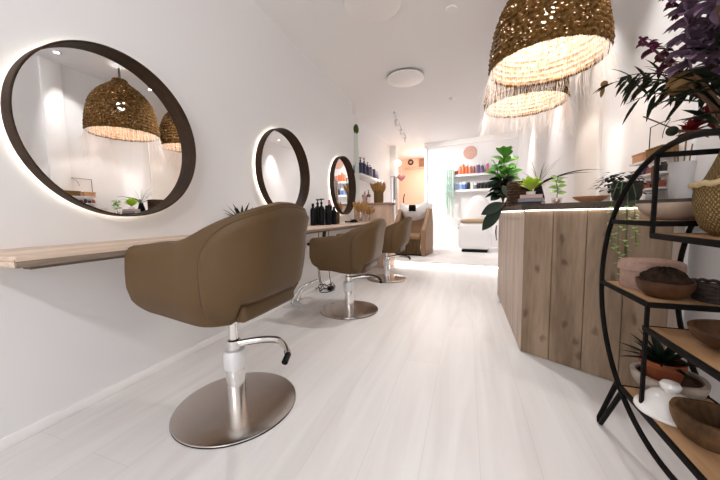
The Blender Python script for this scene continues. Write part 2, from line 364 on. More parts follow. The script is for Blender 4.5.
# ------------------------------------------------------------------ styling chairs (face -x)
def chair_path():
    W, xf, xr, rc = .30, -.265, .255, .20
    pts = []; n = 14
    for i in range(n): pts.append((xf + (xr - rc - xf) * i / n, -W, 0, -1))
    for i in range(11):
        a = -PI / 2 + PI / 2 * i / 10; pts.append((xr - rc + rc * math.cos(a), -W + rc + rc * math.sin(a), math.cos(a), math.sin(a)))
    m = 8
    for i in range(1, m): pts.append((xr, -W + rc + (2 * W - 2 * rc) * i / m, 1, 0))
    for i in range(11):
        a = PI / 2 * i / 10; pts.append((xr - rc + rc * math.cos(a), W - rc + rc * math.sin(a), math.cos(a), math.sin(a)))
    for i in range(1, n + 1): pts.append((xr - rc - (xr - rc - xf) * i / n, W, 0, 1))
    return pts
CP = chair_path()
CS = [0]
for i in range(1, len(CP)): CS.append(CS[-1] + math.hypot(CP[i][0] - CP[i - 1][0], CP[i][1] - CP[i - 1][1]))
TOT = CS[-1]
def smooth(a, b, x):
    t = max(0, min(1, (x - a) / (b - a))); return t * t * (3 - 2 * t)
def c_at(s):
    s = max(0, min(TOT, s))
    for i in range(1, len(CS)):
        if CS[i] >= s - 1e-9:
            t = (s - CS[i - 1]) / (CS[i] - CS[i - 1]); a, b = CP[i - 1], CP[i]
            return [a[k] + (b[k] - a[k]) * t for k in range(4)]
def c_top(s):
    e = min(s, TOT - s)                                # distance from an arm front
    return .34 + .02 * smooth(0, .25, e) + .158 * smooth(.24, .70, e)
def c_out(s, h, extra=0):
    x, y, nx, ny = c_at(s); l = math.hypot(nx, ny); nx /= l; ny /= l
    back = smooth(.28, .62, min(s, TOT - s)); hh = h / .47
    off = back * (.105 * hh ** 1.2) + .018 * math.sin(PI * min(1, hh * 1.3)) + (1 - back) * .012 * hh + extra
    off -= .035 * (1 - smooth(0, .12, h)) * .8
    return Vector((x + nx * off, y + ny * off, h))
def notch(s):                                          # raised lower edge at the middle of the back
    d = abs(s - TOT / 2); return .088 * (1 - smooth(.205, .222, d))
def make_chair(name, label, cat, loc, rz, group):
    t = thing(name, label, cat, loc, rz, group)
    L0 = .43                                          # shell bottom height at zero lift
    sh = B(); P = []; N = 96; th = .062
    for i in range(N + 1):
        s = TOT * i / N; e = min(s, TOT - s); rb, rt = .105, .022
        k = lambda r: r - math.sqrt(max(0, r * r - (r - min(e, r)) ** 2))
        zt = c_top(s) - k(rt); zb = k(rb) + notch(s) + .05 * (1 - smooth(0, .42, e)); tk = th * (.25 + .75 * math.sqrt(max(0, 1 - (1 - min(e, .04) / .04) ** 2)))
        row = []
        for j in range(9): row.append(c_out(s, zb + (zt - .022 - zb) * j / 8))
        for a in (40, 90, 140):
            f_ = (1 - math.cos(R(a))) / 2; o_ = c_out(s, zt); q = c_out(s, zt, -tk * f_); row.append(Vector((q.x, q.y, zt - .022 + .022 * math.sin(R(a)))))
        for j in range(5): row.append(c_out(s, zt - .022 - (zt - .022 - max(zb, .02)) * j / 4, -tk))
        P.append(row)
    sh.grid(P, cv=True)
    for row, fl in ((P[0], False), (P[-1], True)):
        q = list(range(len(row))); sh.add(row, [q if fl else q[::-1]])
    shell = obj('backrest_shell', sh, M['leather'], t, 50, (0, 0, L0))
    # padded outer back panel, notched at the bottom
    pb = B(); a_ = .335; rows = []; NS, NH = 52, 18
    for i in range(NS + 1):
        u = -1 + 2 * i / NS; s = TOT / 2 + u * a_; row = []; e = a_ * (1 - abs(u)); rr = .13
        cr = rr - math.sqrt(max(0, rr * rr - (rr - min(e, rr)) ** 2)); rr2 = .09
        cb = rr2 - math.sqrt(max(0, rr2 * rr2 - (rr2 - min(e, rr2)) ** 2))
        zt = c_top(s) - .022 - cr * .9; zb = .004 + cb + notch(s)
        for j in range(NH + 1):
            v = j / NH; h = zb + (zt - zb) * v
            de = min(e, (h - zb), (zt - h)); tk = .020 * math.sqrt(max(0, 1 - (1 - min(de, .03) / .03) ** 2)) - .001
            row.append(c_out(s, h, tk))
        rows.append(row)
    pb.grid(rows); pad = obj('back_pad', pb, M['leather'], t, 60, (0, 0, L0))
    # piping round the pad
    edge = [r[0] for r in rows] + [rows[-1][j] for j in range(1, NH + 1)] + [r[-1] for r in rows[::-1][1:]] + [rows[0][j] for j in range(NH - 1, 0, -1)]
    edge = [p for i, p in enumerate(edge) if (p - edge[i - 1]).length > .004]
    obj('piping', B().tube(edge, .0042, 6, closed=True), mat_pipe, pad)
    obj('seat_base', B().box((.0, 0, .043), (.505, .395, .082), .022, seg=4), M['leather'], t, 50, (0, 0, L0 + .002))
    obj('seat_cushion', B().box((-.03, 0, .15), (.46, .46, .12), .045, seg=5), M['leather'], t, 60, (0, 0, L0))
    obj('mounting_plate', B().box((.07, .03, -.010), (.24, .22, .024), .004), M['black'], t, 30, (0, 0, L0))
    obj('fabric_tag', B().box((.20, .335, .12), (.006, .012, .03), .002), M['black'], t, 30, (0, 0, L0))
    lift = L0
    obj('gas_rod', B().tube([(0, 0, .25), (0, 0, L0 - .02)], .022, 20), M['chrome'], t)
    obj('pump_sleeve', B().lathe([(.046, .016), (.046, .20), (.044, .21)], 32), M['chrome'], t)
    col = obj('collar', B().lathe([(.0, .20), (.053, .205), (.055, .21), (.055, .285), (.05, .30), (.024, .302)], 32), M['silver'], t)
    pts = []
    for q in range(15):
        u = q / 14; pts.append((.03 + .33 * u, .06 * math.sin(PI * u * .9) - .07 * max(0, u - .6) / .4 * u, .335 + .012 * math.sin(PI * u) + .012 * u))
    pv = obj('pump_lever', B().tube(pts, .0125, 10, flat=1.5), M['chrome'], t)
    obj('lever_tip', B().tube([pts[-2], pts[-1], (pts[-1][0] + .012, pts[-1][1] - .045, pts[-1][2] - .012)], .0145, 10), M['black'], pv)
    obj('lever_collar', B().lathe([(.024, .30), (.034, .305), (.034, .35), (.024, .355)], 24), M['chrome'], t)
    bp_ = obj('base_plate', B().lathe([(.0, .018), (.05, .018), (.2, .0165), (.288, .0135), (.298, .011), (.30, .006)], 72), M['brushed'], t)
    obj('base_rim', B().lathe([(.293, .0), (.3005, .001), (.3005, .006), (.299, .0075)], 72), M['iron'], bp_)
    return t
mat_pipe = mat('dark_taupe_piping', (.10, .06, .03), .5)
grp = 'taupe styling chairs'
ch = make_chair('styling_chair', 'nearest taupe styling chair, large in the foreground, pumped up high', 'chair', (.745, 1.154, 0), 0, grp)
lb = ['middle taupe styling chair in front of the second mirror', 'farthest taupe styling chair, nearest the platform and wash units']
for (x, y, rz), l in zip(((.728, 2.767, 0), (.726, 4.312, 0)), lb): dup(ch, (x, y, 0), rz, l)
# the nearest one is pumped higher: raise all that rides on its rod
for c in ch.children:
    n = c.name.split('.')[0]
    if n in ('backrest_shell', 'back_pad', 'seat_base', 'seat_cushion', 'mounting_plate', 'fabric_tag'): c.location.z += .095
    if n == 'gas_rod': c.scale.z = (.43 + .08) / (.43 - .02)

# ------------------------------------------------------------------ round mirrors on the left wall
def make_mirror(label, y):
    t = thing('round_mirror', label, 'mirror', (0, y, 1.44), 0, 'round backlit mirrors')
    def ringx(r0, r1, x0, x1, seg=96):
        b = B(); P = []
        for i in range(seg):
            a = 2 * PI * i / seg; c, s = math.cos(a), math.sin(a)
            P.append([(x, r * c, r * s) for r, x in ((r1, x0), (r1, x1 - .003), (r1 - .003, x1), (r0 + .003, x1), (r0, x1 - .003), (r0, x0))])
        return b.grid(P, cu=True, cv=True)
    obj('frame', ringx(.4375, .446, .022, .092), M['walnut'], t)
    d = B(); d.add([(.026,   .438 * math.cos(2 * PI * i / 96),   .438 * math.sin(2 * PI * i / 96)) for i in range(96)], [list(range(96))])
    d.add([(.0225,   .438 * math.cos(2 * PI * i / 96),   .438 * math.sin(2 * PI * i / 96)) for i in range(96)], [list(range(96))[::-1]])
    obj('glass', d, M['mirror'], t, 0)
    obj('backing', ringx(.33, .41, .0, .0225), M['black'], t)
    obj('led_ring', ringx(.411, .419, .006, .018), M['ledm'], t)
    return t
mi = make_mirror('largest looking round mirror, nearest of the three, reflecting the pendant lamp', 1.135)
dup(mi, (0, 2.719, 1.44), 0, 'middle round wooden framed mirror above the nearest chair back')
dup(mi, (0, 4.288, 1.44), 0, 'smallest looking round mirror, farthest, reflecting the product shelves')

# ------------------------------------------------------------------ long styling table on the left wall
t = thing('styling_table', 'long whitewashed wooden styling table fixed along the mirror wall', 'table', (0, 0, 0))
obj('table_top', B().box((.23, 2.675, .851), (.46, 4.31, .018), .003), M['table'], t)
obj('end_board', B().box((.222, .5285, .831), (.443, .017, .0215), .003), M['table'], t)
obj('table_edge', B().box((.452, 2.675, .836), (.014, 4.31, .032), .003).box((.22, 4.83, .835), (.44, .014, .025)), M['tableedge'], t)
obj('support_rail', B().box((.36, 2.68, .822), (.05, 4.2, .04), .004), M['tableedge'], t)
for y in (3.02, 4.55):
    obj('bracket', B().tube([(.34, y, .825), (.30, y + .06, .74), (.10, y + .3, .53), (.008, y + .34, .48)], [.02, .02, .016, .014], 8), M['walnut'], t)
    # bracket foot against the wall
# succulent on the table
t = thing('aloe_plant', 'dark spiky aloe in a small pot on the table behind the nearest chair', 'plant', (.17, 1.90, .86))
obj('pot', B().lathe([(0, 0), (.05, 0), (.062, .1), (.055, .1), (.05, .085), (0, .085)], 24), M['grey'], t)
b = B()
for k in range(16):
    a = k * 2.4; el = .35 + .9 * (k / 16); b.leaf((.012 * math.cos(a), .012 * math.sin(a), .085), (math.cos(a) * math.cos(el), math.sin(a) * math.cos(el), math.sin(el)), .15 + .03 * random.random(), .03, .25, 6, fold=.5, peak=.25)
obj('leaves', b, M['darkleaf'], t, 60)
# bottles
def bottle(name, label, cat, loc, h, r, body, cap, group, kind='round', parts=True, rz=0):
    if kind == 'pump': pr_ = [(0, 0), (r, .003), (r, h * .62), (r * .9, h * .68), (r * .35, h * .74), (r * .3, h * .8)]; cp = [(0, h * .8), (r * .42, h * .8), (r * .42, h * .87), (r * .16, h * .875), (r * .16, h * .95), (r * .5, h * .955), (r * .5, h), (0, h)]
    elif kind == 'tube': pr_ = [(0, 0), (r * .9, .002), (r, h * .1), (r, h * .82), (r * .8, h * .84)]; cp = [(r * .82, h * .84), (r * .82, h), (0, h)]
    elif kind == 'jar': pr_ = [(0, 0), (r, .003), (r, h * .7)]; cp = [(0, h * .7), (r * 1.06, h * .7), (r * 1.06, h * .98), (r, h), (0, h)]
    else: pr_ = [(0, 0), (r, .003), (r, h * .7), (r * .75, h * .78), (r * .4, h * .82)]; cp = [(r * .45, h * .82), (r * .45, h * .99), (r * .35, h), (0, h)]
    if parts:
        t = thing(name, label, cat, loc, rz, group); o = obj('body', B().lathe(pr_, 20), body, t)
        cb = B().lathe(cp, 16)
        if kind == 'pump': cb.box((r * .5, 0, h * .975), (r * 1.1, r * .45, h * .04), .002)
        obj('cap', cb, cap, t); return t
    b = B().lathe(pr_, 14); b.m = 1; b.lathe(cp, 12)
    return tag(obj(name, b, [body, cap], None, 40, loc), label, cat, group)
g = 'dark styling bottles on the table'
bl = [(.10, 3.20, .27, .034, 'round', 'slim black bottle at the left end of the dark bottles on the table'),
      (.17, 3.29, .33, .036, 'pump', 'tallest black pump bottle among the dark table bottles'),
      (.08, 3.36, .33, .04, 'pump', 'tall black pump bottle standing close to the wall among the dark table bottles'),
      (.22, 3.37, .19, .036, 'jar', 'short black lidded bottle in front of the tall pump bottles'),
      (.16, 3.47, .25, .036, 'tube', 'black tube shaped bottle in the middle of the dark table bottles'),
      (.21, 3.57, .24, .036, 'round', 'round black bottle in front of the pink capped bottle')]
for x, y, h, r, k, l in bl: bottle('styling_bottle', l, 'bottle', (x, y, .86), h, r, M['black'], M['black'], g, k)
bottle('styling_bottle', 'black bottle with a pink cap under the farthest mirror', 'bottle', (.12, 3.62, .86), .33, .036, M['black'], M['pinkplastic'], g, 'round')
tag(obj('shadow_cup', B().lathe([(0, 0), (.04, 0), (.046, .17), (.042, .17), (.037, .01), (0, .01)], 24), M['bowlwood'], None, 40, (.14, 3.80, .86)), 'dark brown cup shape standing in for a shadow under the farthest mirror', 'cup')  # cup shape added where only a shadow lies below the mirror
t = thing('hair_brush', 'black paddle brush lying on the far end of the table', 'brush', (.2, 4.2, .86), R(70))
obj('brush_head', B().box((.06, 0, .022), (.12, .075, .03), .012, seg=3), M['black'], t)
obj('brush_handle', B().tube([(0, 0, .022), (-.06, 0, .022), (-.13, 0, .025)], [.012, .011, .014], 10), M['black'], t)
b = B()
for i in range(9):
    for j in range(5): b.tube([(.015 + .011 * i, -.026 + .013 * j, .036), (.015 + .011 * i, -.026 + .013 * j, .055)], .0022, 4)
obj('bristles', b, M['black'], t)
def grass_vase(label, loc, r, h, gh, spread, n, vm, name='dried_grass_vase'):
    t = thing(name, label, 'dried flowers', loc)
    obj('vase', B().lathe([(0, 0), (r * .9, 0), (r, h * .15), (r, h * .9), (r * .95, h), (r * .9, h), (r * .93, h * .9), (r * .9, .02), (0, .02)], 24), vm, t)
    b = B(); s = B()
    for k in range(n):
        a = random.random() * 6.28; q = random.random() ** .6; dx, dy = spread * q * math.cos(a), spread * q * math.sin(a); top = gh * (.75 + .25 * random.random())
        p0 = (dx * .2, dy * .2, .025); p1 = (dx * .6, dy * .6, top * .6); p2 = (dx, dy, top)
        s.tube([p0, p1], .0015, 4)
        P = [Vector(p1).lerp(Vector(p2), u) for u in (0, .25, .5, .75, 1)]
        b.tube(P, [.003, .014, .017, .012, .002], 6)
    obj('stalks', s, M['pampas'], t); obj('plumes', b, M['pampas'], t); return t
grass_vase('clear vase of golden dried grass at the far end of the mirror table', (.25, 4.50, .86), .05, .16, .36, .13, 34, M['clear'])
grass_vase('small glass of dried grass beside the table end', (.32, 4.70, .86), .04, .12, .27, .12, 24, M['clear'])
# wall outlet with plug, cable bundle
t = thing('power_outlet', 'white wall socket with a black plug below the table', 'socket', (0, 3.2, .63))
obj('plate', B().box((.006, 0, 0), (.012, .085, .085), .004), M['white'], t)
p = obj('plug', B().tube([(.01, 0, 0), (.05, 0, 0)], [.02, .015], 12), M['black'], t)
obj('cable', B().tube([(.05, 0, 0), (.09, .02, -.03), (.08, .08, -.12), (.05, .16, -.3), (.04, .22, -.5), (.05, .26, -.62)], .004, 6), M['black'], t)
t = thing('power_cable', 'tangled black power cables on the floor behind the middle chair', 'cable', (.12, 3.42, 0))
b = B()
for k in range(2):
    pts = []
    for i in range(26):
        a = i / 25 * 6.28 * (1.2 + .3 * k) + k; rr = .05 + .05 * (i / 25) + .02 * k
        pts.append((.02 + rr * math.cos(a), rr * 1.6 * math.sin(a), .006 + .012 * k + .05 * (math.sin(i * .9 + k) ** 2) * (k % 2)))
    b.tube(pts, .005, 6)
obj('coil', b, M['black'], t)
b = B()
for dx, dy in ((-.03, -.09), (.0, .1)): b.tube([(.05, dy, .02), (dx + .02, dy * 1.1, .15), (dx, dy * 1.2, .4), (dx + .02, dy * 1.2, .815)], .004, 6)
obj('drop_cable', b, M['black'], t)
obj('adapter', B().box((.07, .02, .03), (.05, .1, .05), .008), M['black'], t)
# footrest under the middle mirror
t = thing('chrome_footrest', 'chrome footrest with curved legs on the floor by the wall, past the nearest chair', 'footrest', (.10, 2.80, 0))
obj('floor_plate', B().box((0, 0, .006), (.19, .36, .012), .004), M['chrome'], t)
for y in (-.05, .07):
    pts = []
    for i in range(10):
        u = i / 9; pts.append((-.06 + .15 * u ** 1.8, y + .17 * u, .012 + .20 * math.sin(u * PI / 2)))
    obj('leg', B().tube(pts, .014, 8, flat=.5), M['chrome'], t)
obj('foot_bar', B().tube([(.09, .08, .214), (.09, .27, .214)], .014, 12), M['chrome'], t)

# ------------------------------------------------------------------ reception counter
A_ = Vector((2.231, 2.262)); D_ = Vector((2.83, 1.895)); B_ = Vector((2.222, 3.83))
t = thing('reception_counter', 'angled reception counter clad in wooden planks with a dark top', 'counter', (0, 0, 0))
u = (D_ - A_).normalized(); nrm = Vector((u.y, -u.x))
if nrm.y > 0: nrm = -nrm
b = B(); Lf = (D_ - A_).length; nb = 4
def board(b, p, q, n_, z0, z1, th=.02, gap=.003):
    d = (q - p).normalized(); p = p + d * gap / 2; q = q - d * gap / 2; e = .003
    poly = [p, q, q - n_ * th, p - n_ * th]
    poly = [p + d * e, q - d * e, q - n_ * e, q - n_ * th, p - n_ * th, p - n_ * e]
    b.prism([(v.x, v.y) for v in poly], z0, z1)
for i in range(nb): board(b, A_ + u * Lf * i / nb, A_ + u * Lf * (i + 1) / nb, nrm, .004, .985)
obj('front_cladding', b, M['plank'], t, 20)
b = B(); v = (B_ - A_).normalized(); Ll = (B_ - A_).length; nl = Vector((-1, 0)); nb = 12
for i in range(nb): board(b, A_ + v * Ll * i / nb, A_ + v * Ll * (i + 1) / nb, nl, .004, .985)
obj('side_cladding', b, M['planklit'], t, 20)
core = [A_ + Vector((.023, .015)), D_ + Vector((.0, .022)), Vector((D_.x + .005, 2.05)), Vector((2.98, 2.1)), Vector((2.98, 3.82)), B_ + Vector((.022, -.0))]
obj('carcass', B().prism([(p.x, p.y) for p in core], .002, .984), M['planklit'], t, 20)
top = [A_ + Vector((-.02, -.028)), D_ + Vector((.03, -.035)), Vector((XR - .03, 1.86)), Vector((XR - .03, 3.86)), B_ + Vector((-.02, .03))]
obj('counter_top', B().prism([(p.x, p.y) for p in top], .991, 1.03), M['slab'], t, 20)
ls = B()
for p, q, n_ in ((A_, D_, nrm), (A_, B_, nl)):
    d = (q - p).normalized(); p1 = p + n_ * .003 + d * .01; q1 = q + n_ * .003 - d * .03; p2 = p + n_ * .011 + d * .01; q2 = q + n_ * .011 - d * .03
    ls.prism([(w.x, w.y) for w in (p1, q1, q2, p2)], .985, .9905)
obj('led_strip', ls, emis('counter_led_glow', (1, .92, .84), 6), t, 0)
ZC = 1.03
# fiddle leaf plant and dark leaves at the counter's far end
t = thing('fiddle_leaf_plant', 'potted fiddle leaf plant with glossy green leaves on the far end of the counter', 'plant', (2.245, 3.66, ZC))
obj('pot', B().lathe([(0, 0), (.05, 0), (.065, .06), (.06, .06), (.05, .05), (0, .05)], 24), M['grey'], t)
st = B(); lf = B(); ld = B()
for k in range(5):
    a = k * 2.4 + .6; dx, dy = .07 * math.cos(a), .06 * math.sin(a); hh = (.60, .50, .42, .46, .38)[k]
    if k == 0: dx, dy = .0, 0
    st.tube([(0, 0, .05), (dx * .6, dy * .6, hh * .5), (dx, dy, hh * .95)], .006, 6)
    n = (17, 13, 11, 12, 10)[k]
    for j in range(n):
        aa = a + j * 2.39; zz = hh * (.34 + .62 * j / n); f_ = zz / hh; el = .1 + .85 * (j / n)
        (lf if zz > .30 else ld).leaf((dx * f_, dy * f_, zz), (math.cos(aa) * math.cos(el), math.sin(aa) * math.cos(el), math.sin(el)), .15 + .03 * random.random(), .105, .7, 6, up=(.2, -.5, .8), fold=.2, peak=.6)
for k in range(7):
    a = k * .9; lf.leaf((0, 0, .56), (math.cos(a) * .6, math.sin(a) * .6, .8), .14, .09, .3, 6, fold=.2, peak=.6)
obj('stems', st, M['stem'], t); obj('leaves', lf, M['leaf'], t, 60); obj('dark_lower_leaves', ld, M['darkleaf'], t, 60)  # lower leaves take a darker green
t = thing('rubber_plant', 'large dark drooping rubber plant leaves hanging over the counter corner', 'plant', (2.30, 3.40, ZC))
obj('pot', B().lathe([(0, 0), (.05, 0), (.06, .05), (.055, .05), (.045, .04), (0, .04)], 24), M['grey'], t)
ld = B(); st = B()
for (d, L_, w, b0) in (((-.93, -.02, -.34), .25, .115, (-.07, -.02, .045)), ((-.68, -.03, -.73), .30, .125, (-.095, -.03, .0)), ((-.3, .3, .8), .16, .08, (-.02, .02, .1)), ((.2, .3, .7), .15, .08, (.02, .02, .1))):
    bv = Vector(b0); st.tube([(0, 0, .04), (bv.x * .5, bv.y * .5, max(.07, bv.z * .5 + .06)), bv], .005, 6)
    ld.leaf(bv, d, L_, w, .25, 8, up=(0, -1, .35), fold=.15, peak=.5)
obj('stems', st, M['stem'], t); obj('leaves', ld, M['darkleaf'], t, 60)
tag(obj('leather_strap', B().tube([(2.188, 3.70, .83), (2.18, 3.72, .76), (2.19, 3.76, .70), (2.20, 3.79, .66), (2.195, 3.80, .70), (2.19, 3.76, .78), (2.188, 3.70, .83)], .006, 6), M['brass'], None), 'rust brown leather strap hanging on the counter side below the dark leaves', 'strap')
t = thing('woven_basket', 'square dark brown woven basket beside the stack of books on the counter', 'basket', (2.30, 2.96, ZC))
b = B()
for k in range(9):
    z = .012 + k * .024
    b.tube([(.085 * (1 if abs(math.cos(a)) > 2 else math.copysign(abs(math.cos(a)) ** .45, math.cos(a))), .085 * math.copysign(abs(math.sin(a)) ** .45, math.sin(a)), z) for a in [2 * PI * i / 40 for i in range(40)]], .0135, 6, closed=True)
obj('woven_wall', b, mat('dark_brown_rattan', (.05, .026, .013), .7, var=.5, scale=50), t)
obj('basket_floor', B().box((0, 0, .006), (.15, .15, .012)), M['bowlwood'], t)
# books and lime plant
bk = [(.17, .125, .026, BOT['black'], 'black book at the bottom of the counter stack'), (.165, .12, .028, BOT['grey'], 'grey book in the middle of the counter stack'), (.15, .115, .028, BOT['rose'], 'dusty rose book on top of the counter stack')]
z = ZC
for i, (w, d, h, m, l) in enumerate(bk):
    t = thing('book', l, 'book', (2.34, 2.64, z), R(-25 + 6 * i), 'stacked books on the counter')
    obj('cover', B().box((0, 0, .002), (w, d, .004)).box((0, 0, h - .002), (w, d, .004)).box((0, -d / 2 + .002, h / 2), (w, .004, h)), m, t)
    obj('pages', B().box((0, .003, h / 2), (w - .008, d - .008, h - .008)), M['paper'], t); z += h
t = thing('lime_plant', 'small lime green leafy plant in a white pot on top of the books', 'plant', (2.335, 2.64, z))
obj('pot', B().lathe([(0, 0), (.03, 0), (.034, .025), (.031, .025), (.028, .02), (0, .02)], 24), M['ceramic'], t)
b = B()
for k in range(22):
    a = k * 2.4; el = .3 + .9 * (k / 22); b.leaf((0, 0, .03), (math.cos(a) * math.cos(el), math.sin(a) * math.cos(el), math.sin(el) + .5), .11 + .02 * random.random(), .055, .5, 6, fold=.15, peak=.65)
obj('leaves', b, M['lime'], t, 60)
t = thing('palm_stem_vase', 'black vase with long arching dark palm leaves behind the books', 'plant', (2.42, 2.82, ZC))
obj('vase', B().lathe([(0, 0), (.04, 0), (.05, .06), (.03, .14), (.022, .17), (.017, .17), (.02, .13), (0, .13)], 24), M['black'], t)
b = B(); bl_ = B()
for a, L_, w in ((-.15, .44, .05), (.12, .40, .04), (2.6, .22, .035), (-.9, .24, .035), (1.6, .25, .03), (.5, .3, .03)):
    b.leaf((0, 0, .16), (math.cos(a) * .85, math.sin(a) * .85, .6), L_, w, .75, 10, fold=.3, peak=.4)
for k in range(14):
    a = random.uniform(-.8, 2.9); b.leaf((0, 0, .16), (math.cos(a) * .7, math.sin(a) * .7, .9 + random.random()), .22 + .1 * random.random(), .004, .8, 8, fold=.1)
obj('leaves', b, M['darkleaf'], t, 60)
t = thing('sprig_glass', 'thin green leafy sprig in a small glass with brown root on the counter', 'plant', (2.49, 2.56, ZC))
obj('glass', B().lathe([(0, 0), (.032, 0), (.034, .05), (.032, .05), (.03, .004), (0, .004)], 24), M['clear'], t)
obj('root', B().ball((0, 0, .026), .022, sc=(1, .9, .9)), M['acacia'], t)
b = B(); b.tube([(0, 0, .04), (.006, 0, .1), (-.004, .005, .16), (.006, 0, .2)], .003, 6); obj('stalk', b, M['midleaf'], t)
b = B()
for k in range(13):
    a = k * 2.4; zz = .08 + .125 * k / 13; b.leaf((.002, 0, zz), (math.cos(a) * .8, math.sin(a) * .8, .35), .062, .036, .5, 5, up=(0, -.8, .6), fold=.15)
obj('leaves', b, mat('fresh_green_leaf', (.26, .42, .12), .45, var=.2), t, 60)
# tray with bowl and cup
t = thing('serving_board', 'pale flat board under the wooden dish on the counter', 'board', (2.68, 2.47, ZC), R(-30))
obj('board', B().box((0, 0, .005), (.30, .17, .01), .004), M['clay'], t)
t = thing('wooden_dish', 'shallow reddish wooden dish on the counter beside the white cup', 'dish', (2.665, 2.46, ZC + .01), R(-25))
obj('dish', B().lathe([(0, 0), (.05, 0), (.085, .02), (.10, .038), (.096, .038), (.08, .022), (.045, .006), (0, .006)], 32, sx=1.05, sy=.72), M['acacia'], t)
t = thing('white_cup', 'small white cup standing on the counter behind the wooden dish', 'cup', (2.79, 2.58, ZC))
obj('cup', B().lathe([(0, 0), (.022, 0), (.028, .02), (.03, .11), (.027, .11), (.024, .02), (0, .012)], 24), M['ceramic'], t)
obj('handle', B().tube([(.028 + .02 * math.sin(PI * i / 8), 0, .035 + .05 * i / 8) for i in range(9)], .004, 6), M['ceramic'], t)
# ivy with trailing vines
t = thing('trailing_ivy', 'dark ivy in a grey stone pot trailing bright vines over the counter front', 'plant', (2.74, 2.16, ZC))
obj('pot', B().lathe([(0, 0), (.055, 0), (.068, .03), (.072, .11), (.066, .112), (.06, .095), (0, .095)], 24), M['grey'], t)
b = B(); sb = B()
for k in range(95):
    a = random.random() * 6.28; q = random.random(); r_ = .05 + .07 * q; zz = .12 + .05 * random.random() - .09 * q * q
    if math.sin(a) < -.2 and math.cos(a) > .4 and zz < .09: continue
    b.leaf((r_ * math.cos(a) - .03, r_ * math.sin(a), zz), (math.cos(a), math.sin(a), .3 * random.uniform(-1, 1.5)), .04, .03, .6, 4, fold=.1, peak=.35)
obj('leaves', b, M['darkleaf'], t, 60)
b = B(); sb = B()
for k in range(4):
    ex = -.135 + .028 * k; ey = -.175 - .014 * k; ln = (.27, .42, .36, .24)[k]
    pts = [(-.02, -.03, .1), (ex * .6, ey * .6, .11), (ex, ey - .012, .02), (ex - .01, ey - .03, -.05), (ex - .004, ey - .03, -ln * .6), (ex + .008, ey - .025, -ln)]
    sb.tube(pts, .002, 5)
    for j in range(20):
        u_ = .3 + .7 * j / 20; i = min(4, int(u_ * 5)); p = Vector(pts[i]).lerp(Vector(pts[i + 1]), u_ * 5 - i); a = j * 2.4
        if p.z > -.03: continue
        b.leaf(p, (math.cos(a), -abs(math.sin(a)), .1), .026, .02, .8, 4, fold=.1, peak=.35)
obj('vine_stems', sb, M['midleaf'], t); obj('vine_leaves', b, mat('young_ivy_leaf', (.30, .48, .14), .45, var=.3, scale=30), t, 60)
# vase with reed sticks
t = thing('reed_vase', 'tall chalky white vase with reed sticks by the right wall', 'vase', (2.955, 2.11, ZC))
obj('vase', B().lathe([(0, 0), (.042, 0), (.05, .05), (.047, .12), (.052, .20), (.047, .20), (.042, .12), (.04, .01), (0, .01)], 28), M['plaster'], t)
b = B()
for k in range(7):
    a = k * .9; b.tube([(.012 * math.cos(a), .012 * math.sin(a), .012), (.035 * math.cos(a), .035 * math.sin(a), .29 + .02 * (k % 3))], .0028, 5)
obj('reed_sticks', b, M['pod'], t)
# jewellery display on the right wall behind the rack
t = thing('display_stand', 'white tiered display stand with a thin wire frame against the right wall', 'display stand', (2.965, 2.42, ZC))
w = B()
for y in (-.19, .17):
    w.tube([(.06, y, .0), (.06, y, .50)], .0028, 6)
w.tube([(.06, -.19, .50), (.06, .17, .50)], .0028, 6)
w.tube([(.06, -.08 + .11 * math.cos(PI * i / 16), .40 + .10 * math.sin(PI * i / 16)) for i in range(17)], .002, 5)
obj('wire_frame', w, M['iron'], t)
for z_, d_ in ((.255, .09), (.165, .10), (.075, .11)): obj('shelf', B().box((0, -.01, z_), (d_, .36, .012), .002), M['white'], t)
obj('back_panel', B().box((.058, -.01, .135), (.008, .36, .27), .002), M['white'], t)
g = 'small goods on the display stand'
for i, (y, z_, w_, h_, m, l) in enumerate(((.09, .261, .13, .05, 'acacia', 'wooden box on the top tier of the display stand, far half'), (-.09, .261, .16, .055, 'pod', 'tan wooden box on the top tier of the display stand, near half'))):
    t2 = thing('wooden_box', l, 'box', (2.965, 2.42 + y, ZC + z_), 0, g)
    obj('box', B().box((0, 0, h_ / 2), (.075, w_, h_), .006), M[m], t2); obj('lid', B().box((0, 0, h_ + .004), (.08, w_ + .006, .012), .004), M[m], t2)
tiers = ['middle', 'lowest']
for ti, z_ in enumerate((.171, .081)):
    for k in range(7):
        y = .14 - .046 * k; hh = (.05, .04, .06, .045)[(k + ti) % 4]; cm = ('rust', 'black', 'plum', 'rust', 'brown')[(k + 2 * ti) % 5]; cw = dict(rust='rust red', black='black', plum='plum', brown='brown')[cm]
        o = B().lathe([(0, 0), (.017, 0), (.018, hh * .7), (.013, hh * .75), (.013, hh), (0, hh)], 12)
        tag(obj('trinket_jar', o, BOT[cm], None, 40, (2.96, 2.42 + y, ZC + z_)), f'{cw} trinket jar, {ORD[k]} from far end, {tiers[ti]} display stand tier', 'jar', g)
tag(obj('wooden_board', B().box((0, 0, .10), (.012, .034, .20), .005, Matrix.Rotation(R(-13), 3, 'X')), M['bark'], None, 40, (2.90, 2.24, ZC + .006)), 'narrow grey wooden board leaning beside the display stand', 'board')

